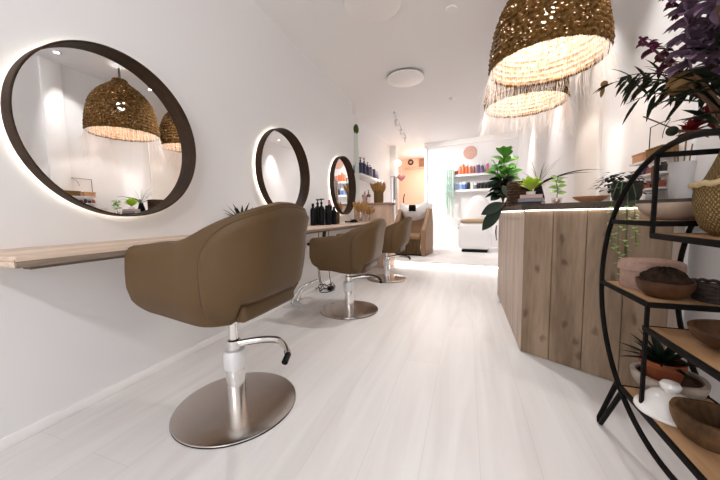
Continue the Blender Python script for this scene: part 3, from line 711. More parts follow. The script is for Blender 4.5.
# ------------------------------------------------------------------ round shelving rack
RX0, RX1 = 2.45, 2.715; RC = (1.12, .68); RR = .50
t = thing('round_shelving_rack', 'round black steel shelving rack with staggered wooden boards', 'shelving rack', (0, 0, 0))
def circ(x, r=RR): return [(x, RC[0] + r * math.cos(2 * PI * i / 96), RC[1] + r * math.sin(2 * PI * i / 96)) for i in range(96)]
for x in (RX0, RX1): obj('ring', B().tube(circ(x), .0092, 10, closed=True), M['iron'], t)
def ry(z, s=1): return RC[0] + s * math.sqrt(max(0, RR * RR - (z - RC[1]) ** 2))
# shelves: (y0, y1, z top)
YPst = 1.255
SH = [(YPst, ry(.94) - .01, .94), (ry(.90, -1) + .012, YPst, .90), (YPst, ry(.66) - .01, .664), (ry(.578, -1) + .012, YPst + .01, .578), (ry(.28, -1) + .02, ry(.28) - .02, .285)]
for y0_, y1_, z_ in SH:
    o = obj('shelf_board', B().box(((RX0 + RX1) / 2, (y0_ + y1_) / 2, z_ - .007), (RX1 - RX0 - .012, y1_ - y0_ - .012, .014), .002), M['shelfwood'], t)
    e = .007; fr = B()
    for x in (RX0, RX1): fr.box((x, (y0_ + y1_) / 2, z_ - .009), (.011, y1_ - y0_ + .006, .018), .001)
    for y in (y0_, y1_): fr.box(((RX0 + RX1) / 2, y, z_ - .009), (RX1 - RX0 + .006, .011, .018), .001)
    obj('shelf_frame', fr, M['iron'], o)
for x in (RX0, RX1):
    obj('post', B().box((x, YPst, (.285 + .664) / 2), (.0105, .0105, .664 - .285)), M['iron'], t)
    obj('post', B().box((x, YPst, (.888 + 1.16) / 2), (.0105, .0105, 1.16 - .888)), M['iron'], t)
obj('top_bar', B().box(((RX0 + RX1) / 2, YPst, 1.155), (RX1 - RX0, .011, .016)), M['iron'], t)
for x in (RX0, RX1):
    for s in (1, -1):
        zr = RC[1] - math.sqrt(RR ** 2 - .27 ** 2)
        obj('foot', B().tube([(x, ry(.285, s), .285), (x, RC[0] + s * .455, .03), (x, RC[0] + s * .45, .011), (x, RC[0] + s * .435, .015), (x, RC[0] + s * .27, zr)], .0095, 8), M['iron'], t)
# things on it
def bowl(b, r, h, th=.012, foot=.45, seg=40, fn=None, sx=1, sy=1):
    out = []; inn = []
    for i in range(9):
        u_ = i / 8; rr = r * (foot + (1 - foot) * math.sin(u_ * PI / 2) ** .9); out.append((rr, h * u_ ** 1.3))
    for i in range(8, -1, -1):
        u_ = i / 8; rr = r * (foot + (1 - foot) * math.sin(u_ * PI / 2) ** .9) - th; inn.append((max(rr, 0), max(th, h * u_ ** 1.3 + (0 if i == 8 else 0))))
    return b.lathe([(0, 0)] + out + inn + [(0, th)], seg, fn=fn, sx=sx, sy=sy)
t = thing('clay_dish', 'cream clay dish with a wavy rim on the top shelf of the round rack', 'dish', (2.585, 1.395, .94))
obj('dish', bowl(B(), .102, .062, .01, .5, 48, lambda a, j, z: 1 + .15 * math.sin(3 * a + .5) * (z / .06) + .05 * math.sin(7 * a) * (z / .06), 1, 1.1), M['clay'], t)
t = thing('belly_basket', 'plaited seagrass belly basket on the upper shelf of the round rack', 'basket', (2.62, 1.105, .90))
pf = [(0, 0), (.095, 0), (.118, .02), (.132, .06), (.138, .10), (.137, .13), (.142, .145), (.13, .15), (.118, .165), (.105, .20), (.092, .24), (.086, .265), (.08, .265), (.086, .24), (.10, .19), (.115, .15), (.12, .10), (.09, .012), (0, .012)]
obj('basket', B().lathe(pf, 64, fn=lambda a, j, z: 1 + .012 * math.sin(24 * a) * (1 if j < 13 else 0)), M['seagrass'], t, 50)
hb = B(); hb.tube([(.142 * math.cos(2 * PI * i / 64), .142 * math.sin(2 * PI * i / 64), .147 + .003 * math.sin(40 * PI * i / 64)) for i in range(64)], .008, 8, closed=True)
obj('folded_rim', hb, mat('pale_seagrass', (.5, .37, .2), .8, var=.2, scale=60), t)
# bouquet in the basket
t = thing('dried_flower_bouquet', 'big bouquet of dried purple and red flowers rising above the round rack', 'flowers', (2.60, 1.14, .915))
st = B()
def stem(p, w=.004):
    p = Vector(p); st.tube([(0, 0, .005), (p.x * .12, p.y * .12, .15), (p.x * .4, p.y * .4, .28 + (p.z - .28) * .3), p], w, 5)
def spike(p, L_, n, r, m, dirv=(0, 0, 1), name='purple_flower_spike'):
    b = B(); p = Vector(p); d = Vector(dirv).normalized()
    for k in range(n):
        a = k * 2.4; u_ = k / n; q = p + d * L_ * u_; rr = r * .8 * (1 - .5 * u_)
        for s_ in range(3):
            aa = a + s_ * .5; b.leaf(q, (math.cos(aa), math.sin(aa), .5 - .3 * s_), rr * (1 + .3 * random.random()), rr * .62, .8, 5, fold=.35, peak=.6)
    b.tube([p, p + d * L_ * .5, p + d * L_], .004, 5)
    return obj(name, b, m, t, 60)
for (p, L_, n, r) in (((-.08, .12, .50), .32, 30, .075), ((-.01, .16, .55), .30, 30, .075), ((.04, .02, .52), .34, 22, .08), ((-.02, .05, .45), .3, 28, .075), ((-.09, .01, .62), .25, 26, .07), ((.07, .13, .48), .28, 18, .075), ((.03, .22, .60), .26, 26, .07), ((-.06, -.06, .5), .3, 18, .075)):
    stem(p); spike(p, L_, n, r, M['purple'], (random.uniform(-.15, .15), random.uniform(-.1, .2), 1))
for p, L_, n, r in (((-.12, .215, .60), .10, 9, .05), ((-.09, .19, .535), .07, 8, .045), ((-.05, .2, .7), .12, 10, .05)):
    stem(p); spike(p, L_, n, r, M['magenta'], (-.35, .4, .8), 'magenta_flower')
for p, r in (((-.02, .125, .335), .05), ((.03, .10, .32), .05), ((-.05, .15, .31), .04)):
    b = B(); stem(p)
    for k in range(26):
        a = k * 2.4; el = -.3 + 1.7 * k / 26; b.leaf(p, (math.cos(a) * math.cos(el), math.sin(a) * math.cos(el), math.sin(el)), r * 1.2, r * .5, .3, 4, fold=.3, peak=.6)
    obj('red_flower', b, M['red'], t, 60)
b = B(); stem((-.07, .17, .475)); b.ball((-.07, .17, .475), .042, 18, 10, (1, 1, .85), lambda a, q: 1 + .07 * math.sin(8 * a))
for k in range(6): a = k * 1.05; b.leaf((-.07, .17, .445), (math.cos(a), math.sin(a), .2), .055, .03, .1, 4, fold=.3)
obj('seed_pod', b, M['pod'], t, 60)
for p in ((-.10, .15, .32), (.01, .19, .37)):
    b = B(); stem(p, .002); b.ball(p, .016, 12, 8); obj('small_seed_head', b, M['oliveleaf'], t)
br = B(); lf = B()
tips = [((-.14, .56, .635), 13), ((-.10, .50, .60), 11), ((-.16, .40, .60), 10), ((-.03, .46, .57), 9), ((-.12, .42, .50), 9), ((-.02, .35, .52), 8), ((.05, .3, .5), 8), ((-.15, .3, .56), 8)]
for tip, n in tips:
    tp = Vector(tip); p0 = Vector((-.01, .06, .33)); md = Vector((tp.x * .5, tp.y * .5, tp.z * .55 + .24))
    pts = [p0 * (1 - u_) ** 2 + md * 2 * u_ * (1 - u_) + tp * u_ ** 2 for u_ in [i / 10 for i in range(11)]]
    br.tube(pts, [.004 - .0003 * i for i in range(11)], 5)
    for k in range(n):
        u_ = .3 + .7 * k / n; i = min(9, int(u_ * 10)); q = pts[i].lerp(pts[i + 1], u_ * 10 - i); s_ = 1 if k % 2 else -1
        d = (pts[i + 1] - pts[i]).normalized(); sd = d.cross(Vector((1, 0, 0))).normalized() * s_
        lf.leaf(q, d * random.uniform(.5, 1) + sd * random.uniform(.1, .8) + Vector((random.uniform(-.5, .5), random.uniform(-.2, .2), random.uniform(-.5, .3))), .085 + .03 * random.random(), .017, .5, 5, fold=.25, peak=.4)
obj('branch', br, M['oliveleaf'], t); obj('branch_leaves', lf, M['oliveleaf'], t, 60)
b = B(); b.ball((-.145, .575, .645), .014, 12, 8); b.leaf((-.145, .575, .635), (-.1, .4, -1), .05, .02, .1, 4); b.leaf((-.145, .575, .645), (0, .8, .5), .03, .02, .1, 4); obj('rust_bud', b, M['pod'], t)
lf = B()
for k in range(70):
    a = random.random() * 6.28; q = random.random(); lf.leaf((.05 * math.cos(a), .06 + .06 * math.sin(a), .3 + .25 * q), (math.cos(a), math.sin(a), random.uniform(-.1, .9)), .10 + .05 * random.random(), .028, .5, 5, fold=.25)
obj('foliage', lf, M['oliveleaf'], t, 60)
tw = B(); tw.tube([(.02, .05, .29), (-.06, .2, .33), (-.10, .33, .42)], .0025, 5); obj('bare_twig', tw, M['stem'], t)
obj('stems', st, M['stem'], t)
# middle shelf
t = thing('felt_box', 'round pale pink box with a fringed lid on the middle shelf of the rack', 'box', (2.565, 1.50, .664))
obj('box', B().lathe([(0, 0), (.088, 0), (.092, .01), (.092, .08), (0, .08)], 48), M['hatbox'], t)
obj('lid', B().lathe([(.095, .072), (.100, .075), (.099, .102), (.088, .110), (0, .112)], 64, fn=lambda a, j, z: 1 + (.02 * math.sin(23 * a) if j < 2 else .008 * math.sin(17 * a))), M['hatbox'], t)
t = thing('wooden_bowl', 'dark wooden bowl heaped with dried brown filling, in front of the pink box', 'bowl', (2.535, 1.345, .664))
obj('bowl', bowl(B(), .078, .062, .008, .5), M['bowlwood'], t)
obj('dried_filling', B().ball((0, 0, .058), .063, 40, 20, (1, 1, .75), lambda a, q: 1 + .09 * math.sin(9 * a + 3 * q) + .06 * math.sin(17 * a - 5 * q)), M['moss'], t)
t = thing('wicker_tray', 'small black wicker basket right of the dark wooden bowl', 'basket', (2.655, 1.33, .664))
b = B()
for k in range(4): b.tube([((.036 + .003 * k) * math.cos(2 * PI * i / 40), (.055 + .003 * k) * math.sin(2 * PI * i / 40), .007 + .013 * k) for i in range(40)], .0078, 6, closed=True)
obj('woven_wall', b, M['wicker'], t)
obj('rim', B().tube([(.048 * math.cos(2 * PI * i / 48), .066 * math.sin(2 * PI * i / 48), .058 + .003 * (i % 4 > 1)) for i in range(48)], .006, 6, closed=True), M['wicker'], t)
obj('tray_floor', B().lathe([(0, .003), (.035, .003), (.035, .008), (0, .008)], 24, sy=1.45), M['wicker'], t)
# lower right shelf
t = thing('wide_bowl', 'wide shallow brown wooden bowl on the stepped shelf below the wicker basket', 'bowl', (2.60, 1.10, .578))
obj('bowl', bowl(B(), .115, .055, .01, .45), M['bowlwood'], t)
# bottom shelf
t = thing('rustic_trough', 'long whitewashed rustic wooden trough on the bottom shelf of the rack', 'bowl', (2.585, 1.385, .285))
obj('trough', bowl(B(), .095, .075, .014, .55, 48, lambda a, j, z: 1 + .02 * math.sin(5 * a), 1.12, 1.05), M['limewash'], t)
obj('brown_lining', B().lathe([(0, .017), (.05, .018), (.074, .05), (.0785, .066), (.076, .066), (.07, .052), (0, .024)], 40, sx=1.12, sy=1.05), M['bowlwood'], t)
t = thing('potted_aloe', 'terracotta pot with a dark spiky aloe standing in the whitewashed trough', 'plant', (2.575, 1.405, .31))
obj('pot', B().lathe([(0, 0), (.045, 0), (.062, .075), (.066, .078), (.066, .1), (.06, .1), (.056, .085), (0, .085)], 32), M['terracotta'], t)
b = B()
for k in range(24):
    a = k * 2.4; el = .15 + 1.1 * (k / 24); b.leaf((.01 * math.cos(a), .01 * math.sin(a), .083), (math.cos(a) * math.cos(el), math.sin(a) * math.cos(el), math.sin(el)), .12 + .02 * random.random(), .026, .35, 6, fold=.5, peak=.25)
obj('leaves', b, M['darkleaf'], t, 60)
t = thing('ceramic_dome', 'white glazed ceramic lid with a round knob on the bottom shelf', 'lid', (2.525, 1.255, .285))
obj('dome', B().lathe([(.088, .0), (.09, .004), (.088, .012), (.074, .022), (.066, .042), (.05, .06), (.026, .07), (.0, .072)], 48), M['ceramic'], t)
obj('knob', B().lathe([(.014, .068), (.016, .078), (.026, .086), (.028, .096), (.022, .106), (0, .109)], 28), M['ceramic'], t)
t = thing('bark_bowl', 'rough hollow brown wooden bowl nearest on the bottom shelf', 'bowl', (2.56, 1.125, .285))
obj('bowl', bowl(B(), .088, .085, .012, .6, 48, lambda a, j, z: 1 + .05 * math.sin(3 * a + 1) + .03 * math.sin(7 * a) * (z / .09), 1.05, .95), M['bark'], t)

# ------------------------------------------------------------------ pendant lamps
def make_lamp(label, loc):
    t = thing('pendant_lamp', label, 'lamp', loc, 0, 'woven seagrass pendant lamps')
    prof = [(.385, 0), (.388, .05), (.382, .12), (.372, .19), (.360, .26), (.342, .33), (.318, .40), (.285, .46), (.245, .51), (.20, .555), (.15, .595), (.105, .63), (.08, .66), (.07, .69)]
    def pz(z):
        for (r0, z0), (r1, z1) in zip(prof, prof[1:]):
            if z <= z1: return r0 + (r1 - r0) * (z - z0) / (z1 - z0)
        return prof[-1][0]
    rows = 17; pts = []
    for k in range(rows):
        for q in range(6):
            z = .69 * (k + q / 6) / rows; pts.append((pz(z) + .010 * math.sin(PI * q / 6) ** .7 - .004, z))
    b = B(); ph = [random.random() * 6 for _ in range(rows + 1)]
    b.lathe(pts, 140, fn=lambda a, j, z: 1 + .012 * math.sin(34 * a + ph[j // 6] * 3 + (z * 60)) + .006 * math.sin(5 * a + ph[j // 6]))
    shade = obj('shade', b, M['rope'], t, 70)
    rm = B().tube([(.379 * math.cos(2 * PI * i / 80), .379 * math.sin(2 * PI * i / 80), .004 + .003 * math.sin(i * 1.7)) for i in range(80)], .011, 7, closed=True)
    obj('rim', rm, M['rope'], shade, 70)
    fr = B()
    for k in range(430):
        a = random.random() * 2 * PI; L_ = random.uniform(.12, .46); r = .383; w = random.uniform(-.05, .10); sw = random.uniform(-.22, .22); P = []
        for i in range(6):
            u_ = i / 5; P.append(((r + w * u_ ** 1.3) * math.cos(a + sw * u_ * u_), (r + w * u_ ** 1.3) * math.sin(a + sw * u_ * u_), .0 - L_ * u_ + random.uniform(-.008, .008)))
        fr.tube(P, [.0009, .0009, .0008, .0008, .0007, .0006], 3, cap=False)
    o = obj('fringe', fr, M['fibre'], t, 0); o['kind'] = 'stuff'
    obj('bulb', B().ball((0, 0, .36), .05, 20, 12), M['bulb'], t)
    obj('socket', B().lathe([(.02, .40), (.024, .41), (.024, .50), (.012, .52)], 16), M['black'], t)
    obj('cord', B().tube([(.0, 0, .50), (0, 0, H - loc[2] - .02)], .004, 6).tube([(-.02, 0, .69), (-.012, 0, H - loc[2] - .02)], .003, 6).tube([(.02, 0, .69), (.012, 0, H - loc[2] - .02)], .003, 6), M['black'], t)
    obj('ceiling_rose', B().lathe([(0, H - loc[2] - .025), (.05, H - loc[2] - .022), (.055, H - loc[2])], 28), M['white'], t)
    return t
lp = make_lamp('nearer of the two big woven pendant lamps, cut off by the top of the picture', (2.41, 2.67, 2.085))
dup(lp, (2.425, 3.62, 2.10), R(50), 'farther woven pendant lamp, partly hidden below the nearer one')

# ------------------------------------------------------------------ ceiling fittings
def make_disc(label, x, y):
    t = thing('ceiling_disc_light', label, 'ceiling light', (x, y, H), 0, 'flat round ceiling lights')
    obj('body', B().lathe([(.0, -.045), (.245, -.045), (.258, -.04), (.262, -.03), (.262, -.022)], 72), M['trim'], t)
    obj('mount', B().lathe([(.225, -.024), (.225, 0)], 48), M['grey'], t)
    return t
dc = make_disc('flat white round ceiling light at the top edge of the picture', 1.03, 2.755)
dup(dc, (1.015, 4.36, H), 0, 'flat white round ceiling light farther back on the ceiling')
tag(obj('ceiling_sensor', B().lathe([(0, -.03), (.03, -.028), (.045, -.012), (.05, 0)], 28), M['white'], None, 40, (1.606, 5.44, H)), 'small white sensor with a dark slot on the ceiling farther back', 'sensor')
tag(obj('ceiling_plate', B().lathe([(0, -.012), (.05, -.01), (.055, 0)], 28), M['trim'], None, 40, (1.70, 3.14, H)), 'small flat white cover plate on the ceiling near the pendant lamps', 'plate')
t = thing('track_light', 'white ceiling track with spot heads near the rear opening', 'track light', (.47, 6.65, H), R(4))
obj('track', B().box((0, 0, -.017), (.035, 1.9, .034), .003), M['white'], t)
for y in (-.7, 0, .7):
    h = obj('spot_head', B().tube([(0, y, -.03), (0, y, -.08)], .008, 8).tube([(0, y - .03, -.10), (0, y + .10, -.15)], .035, 16), M['white'], t)
    obj('lens', B().tube([(0, y + .10, -.15), (0, y + .104, -.1515)], .028, 16), M['spotglow'], h)
# unseen recessed spots, added to give the room enough light
for x, y, l in ((2.72, 2.2, 'added recessed ceiling spot nearest the round rack along the right wall'), (2.74, 3.3, 'second added recessed ceiling spot from the rack along the right wall'),
                (2.76, 4.9, 'third added recessed ceiling spot from the rack along the right wall'), (2.76, 6.6, 'fourth added recessed ceiling spot from the rack, farthest along the right wall'),
                (2.25, -1.7, 'added recessed ceiling spot near the shop window, right one'), (1.3, -1.75, 'added recessed ceiling spot near the shop window, left one')):
    t = thing('added_ceiling_spot', l, 'spot light', (x, y, H), 0, 'added recessed ceiling spots')
    obj('trim_ring', B().lathe([(.026, -.003), (.03, -.008), (.042, -.007), (.045, 0)], 32), M['white'], t)
    obj('lens', B().lathe([(0, -.002), (.027, -.002)], 24), M['spotglow'], t)

# ------------------------------------------------------------------ rear area
# left recess: moss planter, bottle shelf, cabinet
t = thing('hanging_moss_planter', 'hanging mossy planter with long pale trailing strands beside the farthest mirror', 'plant', (.035, 4.94, 0))
obj('moss_ball', B().ball((0, 0, 2.47), .055, 24, 14, (.8, 1, 1.5), lambda a, q: 1 + .06 * math.sin(7 * a + 4 * q)), mat('dark_moss', (.07, .10, .02), .95, var=.4, scale=50, bump=1, bscale=80), t)
obj('cord', B().tube([(0, 0, 2.52), (0, 0, H)], .003, 5), M['white'], t)
b = B()
for k in range(22):
    a = k * 2.4; r_ = .012 + .022 * random.random(); e = random.uniform(1.15, 1.6)
    b.tube([(r_ * math.cos(a), r_ * math.sin(a), 2.42), (r_ * 1.2 * math.cos(a), r_ * 1.4 * math.sin(a), 2.0), (r_ * math.cos(a) + .01, r_ * 1.3 * math.sin(a), e)], .004, 5)
obj('strands', b, mat('whitish_strand', (.70, .75, .69), .6), t)
t = thing('bottle_shelf', 'white floating shelf with dark bottles on the recessed left wall', 'shelf', (-.25, 6.05, 1.765))
obj('board', B().box((.13, 0, -.025), (.26, 1.6, .05), .004), M['white'], t)
g = 'dark bottles on the left wall shelf'
cl = ['navy', 'navy', 'plum', 'navy', 'navy', 'plum', 'navy', 'grey', 'navy', 'plum', 'navy', 'grey']
for k in range(12):
    bottle('shelf_bottle', f'{dict(navy="dark navy", plum="dark plum", grey="grey")[cl[k]]} bottle, {ORD[k]} from the near end of the left wall shelf', 'bottle', (-.14 + .06 * (k % 2), 5.34 + .112 * k, 1.765), (.24, .32, .22, .34, .28, .30, .26, .24, .3, .22, .24, .2)[k], .04, BOT[cl[k]], BOT['grey' if k % 3 == 2 else 'navy'], g, ('pump', 'pump', 'round', 'pump', 'tube')[k % 5], False)
t = thing('wash_cabinet', 'pinkish wooden cabinet behind the farthest chair, holding jars and dried grass', 'cabinet', (-.22, 5.16, 0))
obj('body', B().box((.39, .2, .58), (.78, .40, 1.16), .006), M['cabinet'], t)
obj('top_board', B().box((.39, .19, 1.178), (.82, .44, .036), .004), mat('rosy_brown_top', (.34, .2, .14), .5), t)
for k in range(2):
    d = obj('door', B().box((.2 + .385 * k, -.008, .56), (.37, .016, 1.04), .004), M['cabinet'], t); obj('door_knob', B().ball((.345 + .09 * k, -.025, .7), .014, 10, 7), M['chrome'], d)
grass_vase('woven vase of tall golden dried grass on the pinkish cabinet', (.30, 5.38, 1.196), .09, .24, .42, .17, 60, M['seagrass'])
g = 'jars on the pinkish cabinet'
for x, y, h, r, c, k, l in ((.06, 5.28, .22, .035, 'rose', 'pump', 'rosy pump bottle nearest the left edge of the pinkish cabinet'), (.0, 5.42, .17, .04, 'white', 'jar', 'white lidded jar at the back left of the pinkish cabinet'), (.15, 5.24, .16, .035, 'white', 'jar', 'white jar in front of the dried grass vase'), (.08, 5.44, .26, .035, 'grey', 'pump', 'grey pump bottle behind the white jars')):
    bottle('counter_jar', l, 'bottle', (x, y, 1.196), h, r, BOT[c], BOT['brown'], g, k, False)
# towel on a rail at the cabinet's end
t = thing('hanging_towel', 'white towel hanging on a rail beside the dried grass', 'towel', (.60, 5.36, 0))
obj('rail', B().tube([(-.03, -.1, 1.66), (.03, -.1, 1.66), (.03, .1, 1.66), (-.03, .1, 1.66)], .008, 8).tube([(-.03, .1, 1.66), (-.03, .1, 1.19)], .008, 8).tube([(-.03, -.1, 1.66), (-.03, -.1, 1.19)], .008, 8), M['chrome'], t)
P = []
for i in range(13):
    y = -.085 + .17 * i / 12; w_ = .004 * math.sin(i * 1.3); P.append([(.046 + w_, y, .98 + .01 * math.sin(i)), (.046 + w_, y, 1.3), (.045, y, 1.62), (.041, y, 1.668), (.03, y, 1.676), (.019, y, 1.668), (.015, y, 1.62), (.014 - w_, y, 1.3), (.014 - w_, y, 1.25)])
ob = obj('cloth', B().grid(P), M['towel'], t, 60); md = ob.modifiers.new('thick', 'SOLIDIFY'); md.thickness = .006; md.offset = 0
# wash unit in tan leather, facing the viewer
t = thing('tan_wash_chair', 'tan leather hair washing armchair with a white basin in front of the rear opening', 'wash chair', (.70, 6.62, .08), RZ)
for s in (-1, 1):
    P = []
    b = B(); poly = [(-.28, 0), (.40, 0), (.40, .70), (.30, 1.02), (.18, 1.02), (-.05, .74), (-.26, .56), (-.30, .30)]
    n = len(poly); x0, x1 = (s * .34 - .055, s * .34 + .055)
    b.add([(x0, y, z) for y, z in poly] + [(x1, y, z) for y, z in poly], [list(range(n)), list(range(n, 2 * n))[::-1]] + [[i, n + i, n + (i + 1) % n, (i + 1) % n] for i in range(n)])
    ob = obj('arm_panel', b, M['tan'], t, 30); md = ob.modifiers.new('bev', 'BEVEL'); md.width = .03; md.segments = 4
obj('seat', B().box((0, -.02, .40), (.56, .56, .14), .05, seg=4), M['tan'], t, 60)
rb = B()
for k in range(7): rb.tube([(-.24 + .08 * k, -.27, .04), (-.24 + .08 * k, -.285, .2), (-.24 + .08 * k, -.27, .36)], .042, 10)
obj('ribbed_leg_rest', rb, M['leather'], t, 60)
obj('backrest', B().box((0, .27, .66), (.56, .14, .50), .05, Matrix.Rotation(R(-14), 3, 'X'), 4), M['tan'], t, 60)
obj('plinth', B().box((0, .08, .035), (.58, .62, .07), .01), M['black'], t)
b = B(); P = []
for i in range(48):
    a = 2 * PI * i / 48; c_, s_ = math.cos(a), math.sin(a)
    dip = .14 * math.exp(-((a - 1.5 * PI) / .36) ** 2) - .05 * (math.exp(-((a - 1.5 * PI - .85) / .3) ** 2) + math.exp(-((a - 1.5 * PI + .85) / .3) ** 2)); row = []
    for r_, z_ in ((.10, .72), (.26, .80), (.36, .95), (.385, 1.10), (.37, 1.125), (.35, 1.11), (.31, .98), (.2, .86), (.0, .84)):
        row.append((r_ * c_, .36 + r_ * .82 * s_, z_ - (dip if z_ > 1.05 else 0)))
    P.append(row)
b.grid(P, cu=True); obj('basin', b, M['porcelain'], t, 60)
obj('neck_rest', B().box((0, .065, 1.035), (.17, .06, .15), .028, seg=4), M['black'], t, 60)
obj('shower_hose', B().tube([(-.33, .45, 1.06), (-.36, .5, 1.25), (-.34, .5, 1.36), (-.31, .45, 1.38)], .012, 8), M['iron'], t)
# white wash unit
t = thing('white_wash_unit', 'white hair washing unit with beige cushion standing on the platform below the shelves', 'wash chair', (2.06, 7.42, .08), RZ)
b = B(); prof = [(.31, .05), (.345, .12), (.36, .3), (.36, .55), (.345, .66), (.30, .70)]
b.box((0, 0, .38), (.70, .58, .62), .09, seg=5); obj('body', b, M['white'], t, 60)
obj('foot', B().box((0, 0, .03), (.56, .44, .06), .02), M['black'], t)
obj('cushion', B().box((.02, -.02, .725), (.60, .56, .085), .035, seg=4), M['cushion'], t, 60)
obj('domed_back', B().ball((.03, .16, .72), 1, 32, 16, (.33, .17, .60)), M['porcelain'], t, 70)
obj('side_knob', B().tube([(-.355, -.12, .55), (-.375, -.12, .55)], .02, 12), M['black'], t)
for s in (-1, 1): obj('armrest', B().box((s * .33, -.02, .70), (.08, .5, .16), .035, seg=4), M['white'], t, 60)
# shelves on the rear wall
def wallx(x): return yb(x, 8.72)
g2 = 'white product shelves on the rear wall'
for z_, l in ((2.0, 'upper white product shelf on the rear wall'), (1.60, 'lower white product shelf on the rear wall')):
    t = thing('product_shelf', l, 'shelf', (2.12, wallx(2.12), z_), RZ, g2)
    obj('board', B().box((0, -.115, -.03), (1.62, .23, .06), .004), M['white'], t)
def row(items, z, shelf, g):
    cnt = {}
    for k, (x, c, h, r, kind, cw) in enumerate(items):
        cnt[cw] = cnt.get(cw, 0) + 1; tot = sum(1 for it in items if it[5] == cw)
        l = f'{cw} bottle on the {shelf} product shelf' if tot == 1 else f'{ORD[cnt[cw] - 1]} {cw} bottle from the left on the {shelf} product shelf'
        bottle('product_bottle', l, 'bottle', (x, wallx(x) - .12, z), h, r, BOT[c], BOT['white'] if c not in ('black', 'plum') else BOT[c], g, kind, False)
up = [(1.60, 'rust', .16, .04, 'jar', 'rusty brown'), (1.68, 'salmon', .26, .036, 'tube', 'salmon pink'), (1.76, 'orange', .33, .04, 'round', 'bright orange'), (1.85, 'orange', .25, .04, 'tube', 'bright orange'), (1.93, 'salmon', .22, .036, 'tube', 'salmon pink'), (2.03, 'rust', .24, .03, 'round', 'rusty brown'), (2.13, 'violet', .26, .042, 'tube', 'dark violet'), (2.22, 'violet', .24, .042, 'round', 'dark violet'), (2.35, 'pink', .28, .034, 'tube', 'raspberry pink'), (2.48, 'lilac', .22, .04, 'tube', 'lilac'), (2.56, 'lilac', .24, .04, 'round', 'lilac')]
row(up, 2.0, 'upper', 'products on the upper shelf')
lo = [(1.38, 'blue', .2, .045, 'tube', 'royal blue'), (1.47, 'blue', .22, .04, 'tube', 'royal blue'), (1.62, 'skyblue', .2, .045, 'tube', 'sky blue'), (1.71, 'skyblue', .2, .045, 'jar', 'sky blue'), (1.80, 'blue', .2, .045, 'jar', 'royal blue'), (1.90, 'black', .19, .04, 'tube', 'black'), (1.99, 'white', .17, .04, 'jar', 'white'), (2.07, 'grey', .16, .04, 'jar', 'grey')] + [(2.15 + .085 * k, 'black', .16, .04, 'jar', 'black') for k in range(8)]
row(lo, 1.60, 'lower', 'products on the lower shelf')
t = thing('trailing_jade_plant', 'pale jade trailing plant at the left end of the upper product shelf', 'plant', (1.42, wallx(1.42) - .13, 2.0))
obj('pot', B().lathe([(0, 0), (.06, 0), (.075, .1), (.068, .1), (.06, .09), (0, .09)], 20), M['ceramic'], t)
b = B()
for k in range(36):
    a = random.random() * 6.28; e = random.uniform(-1.15, -.35); r0 = .085; ox = .11 * math.cos(a); oy = -.165 - .05 * random.random() if math.cos(a) > -.75 else -.05
    b.tube([(.03 * math.cos(a), .03 * math.sin(a), .10), (ox * .8, oy * .6, .14), (ox * 1.05, oy, .05), (ox * 1.1, oy, e * .5), (ox * 1.05 + .02, oy, e)], .006, 5)
for k in range(60):
    a = random.random() * 6.28; b.leaf((.05 * math.cos(a), .05 * math.sin(a), .1), (math.cos(a), math.sin(a), random.uniform(.2, 1.5)), .09, .03, .5, 4)
obj('strands', b, M['paleleaf'], t, 60)
t = thing('pink_wall_disc', 'round blush pink woven disc on the rear wall above the shelves', 'wall decoration', (1.93, wallx(1.93), 2.575), RZ)
b = B()
for k in range(7):
    r_ = .02 + .023 * k; b.tube([(r_ * math.cos(2 * PI * i / 40), -.014, r_ * math.sin(2 * PI * i / 40)) for i in range(40)], .0125, 6, closed=True)
obj('coil', b, M['pinkart'], t)
# rear room
t = thing('storage_loft', 'brown wooden loft opening with a ledge on the peach rear room wall', 'shelf', (.25, 10.67, 0))
obj('ledge', B().box((0, -.05, 2.60), (.95, .10, .05), .004), M['cabinet'], t)
obj('back_panel', B().box((.22, -.005, 2.775), (.42, .02, .29)), mat('brown_loft_board', (.33, .19, .11), .6, var=.15), t)  # brown board with slight tone variation
obj('divider', B().box((.0, -.04, 2.775), (.03, .08, .30)), M['cabinet'], t)
tag(obj('wall_wreath', B().tube([(.0 + .075 * math.cos(2 * PI * i / 36), -.03, .075 * math.sin(2 * PI * i / 36)) for i in range(36)], [.026 + .007 * math.sin(i * 2.3) for i in range(36)], 8, closed=True), M['stem'], None, 50, (-.03, 10.675, 2.82)), 'small dark wreath on the peach wall of the rear room', 'wreath')
t = thing('globe_wall_lamp', 'glowing globe lamp on the wall stub at the rear opening', 'lamp', (0.02, 8.36, 2.43))
obj('globe', B().ball((0, 0, 0), .085, 20, 12), M['warmglow'], t)
obj('arm', B().tube([(-.08, .09, .1), (-.03, .0, .12), (0, 0, .075)], .008, 8), M['white'], t)
b = B(); pts = []
for i in range(40):
    a = 2 * PI * i / 40; pts.append((.0072 * 16 * math.sin(a) ** 3, .0072 * (13 * math.cos(a) - 5 * math.cos(2 * a) - 2 * math.cos(3 * a) - math.cos(4 * a))))
P = [[(x * k_, yy, z_ * k_) for x, z_ in pts] for k_, yy in ((.02, -.04), (.6, -.035), (.92, -.015), (1, 0), (.92, .015), (.6, .035), (.02, .04))]
t = thing('heart_ornament', 'dusky pink heart ornament hanging in the rear opening', 'ornament', (.14, 8.2, 2.0))
obj('heart', B().grid(P, cv=True), M['heart'], t, 60); obj('string', B().tube([(0, 0, .03), (0, 0, H - 2.0)], .0025, 5), M['white'], t)

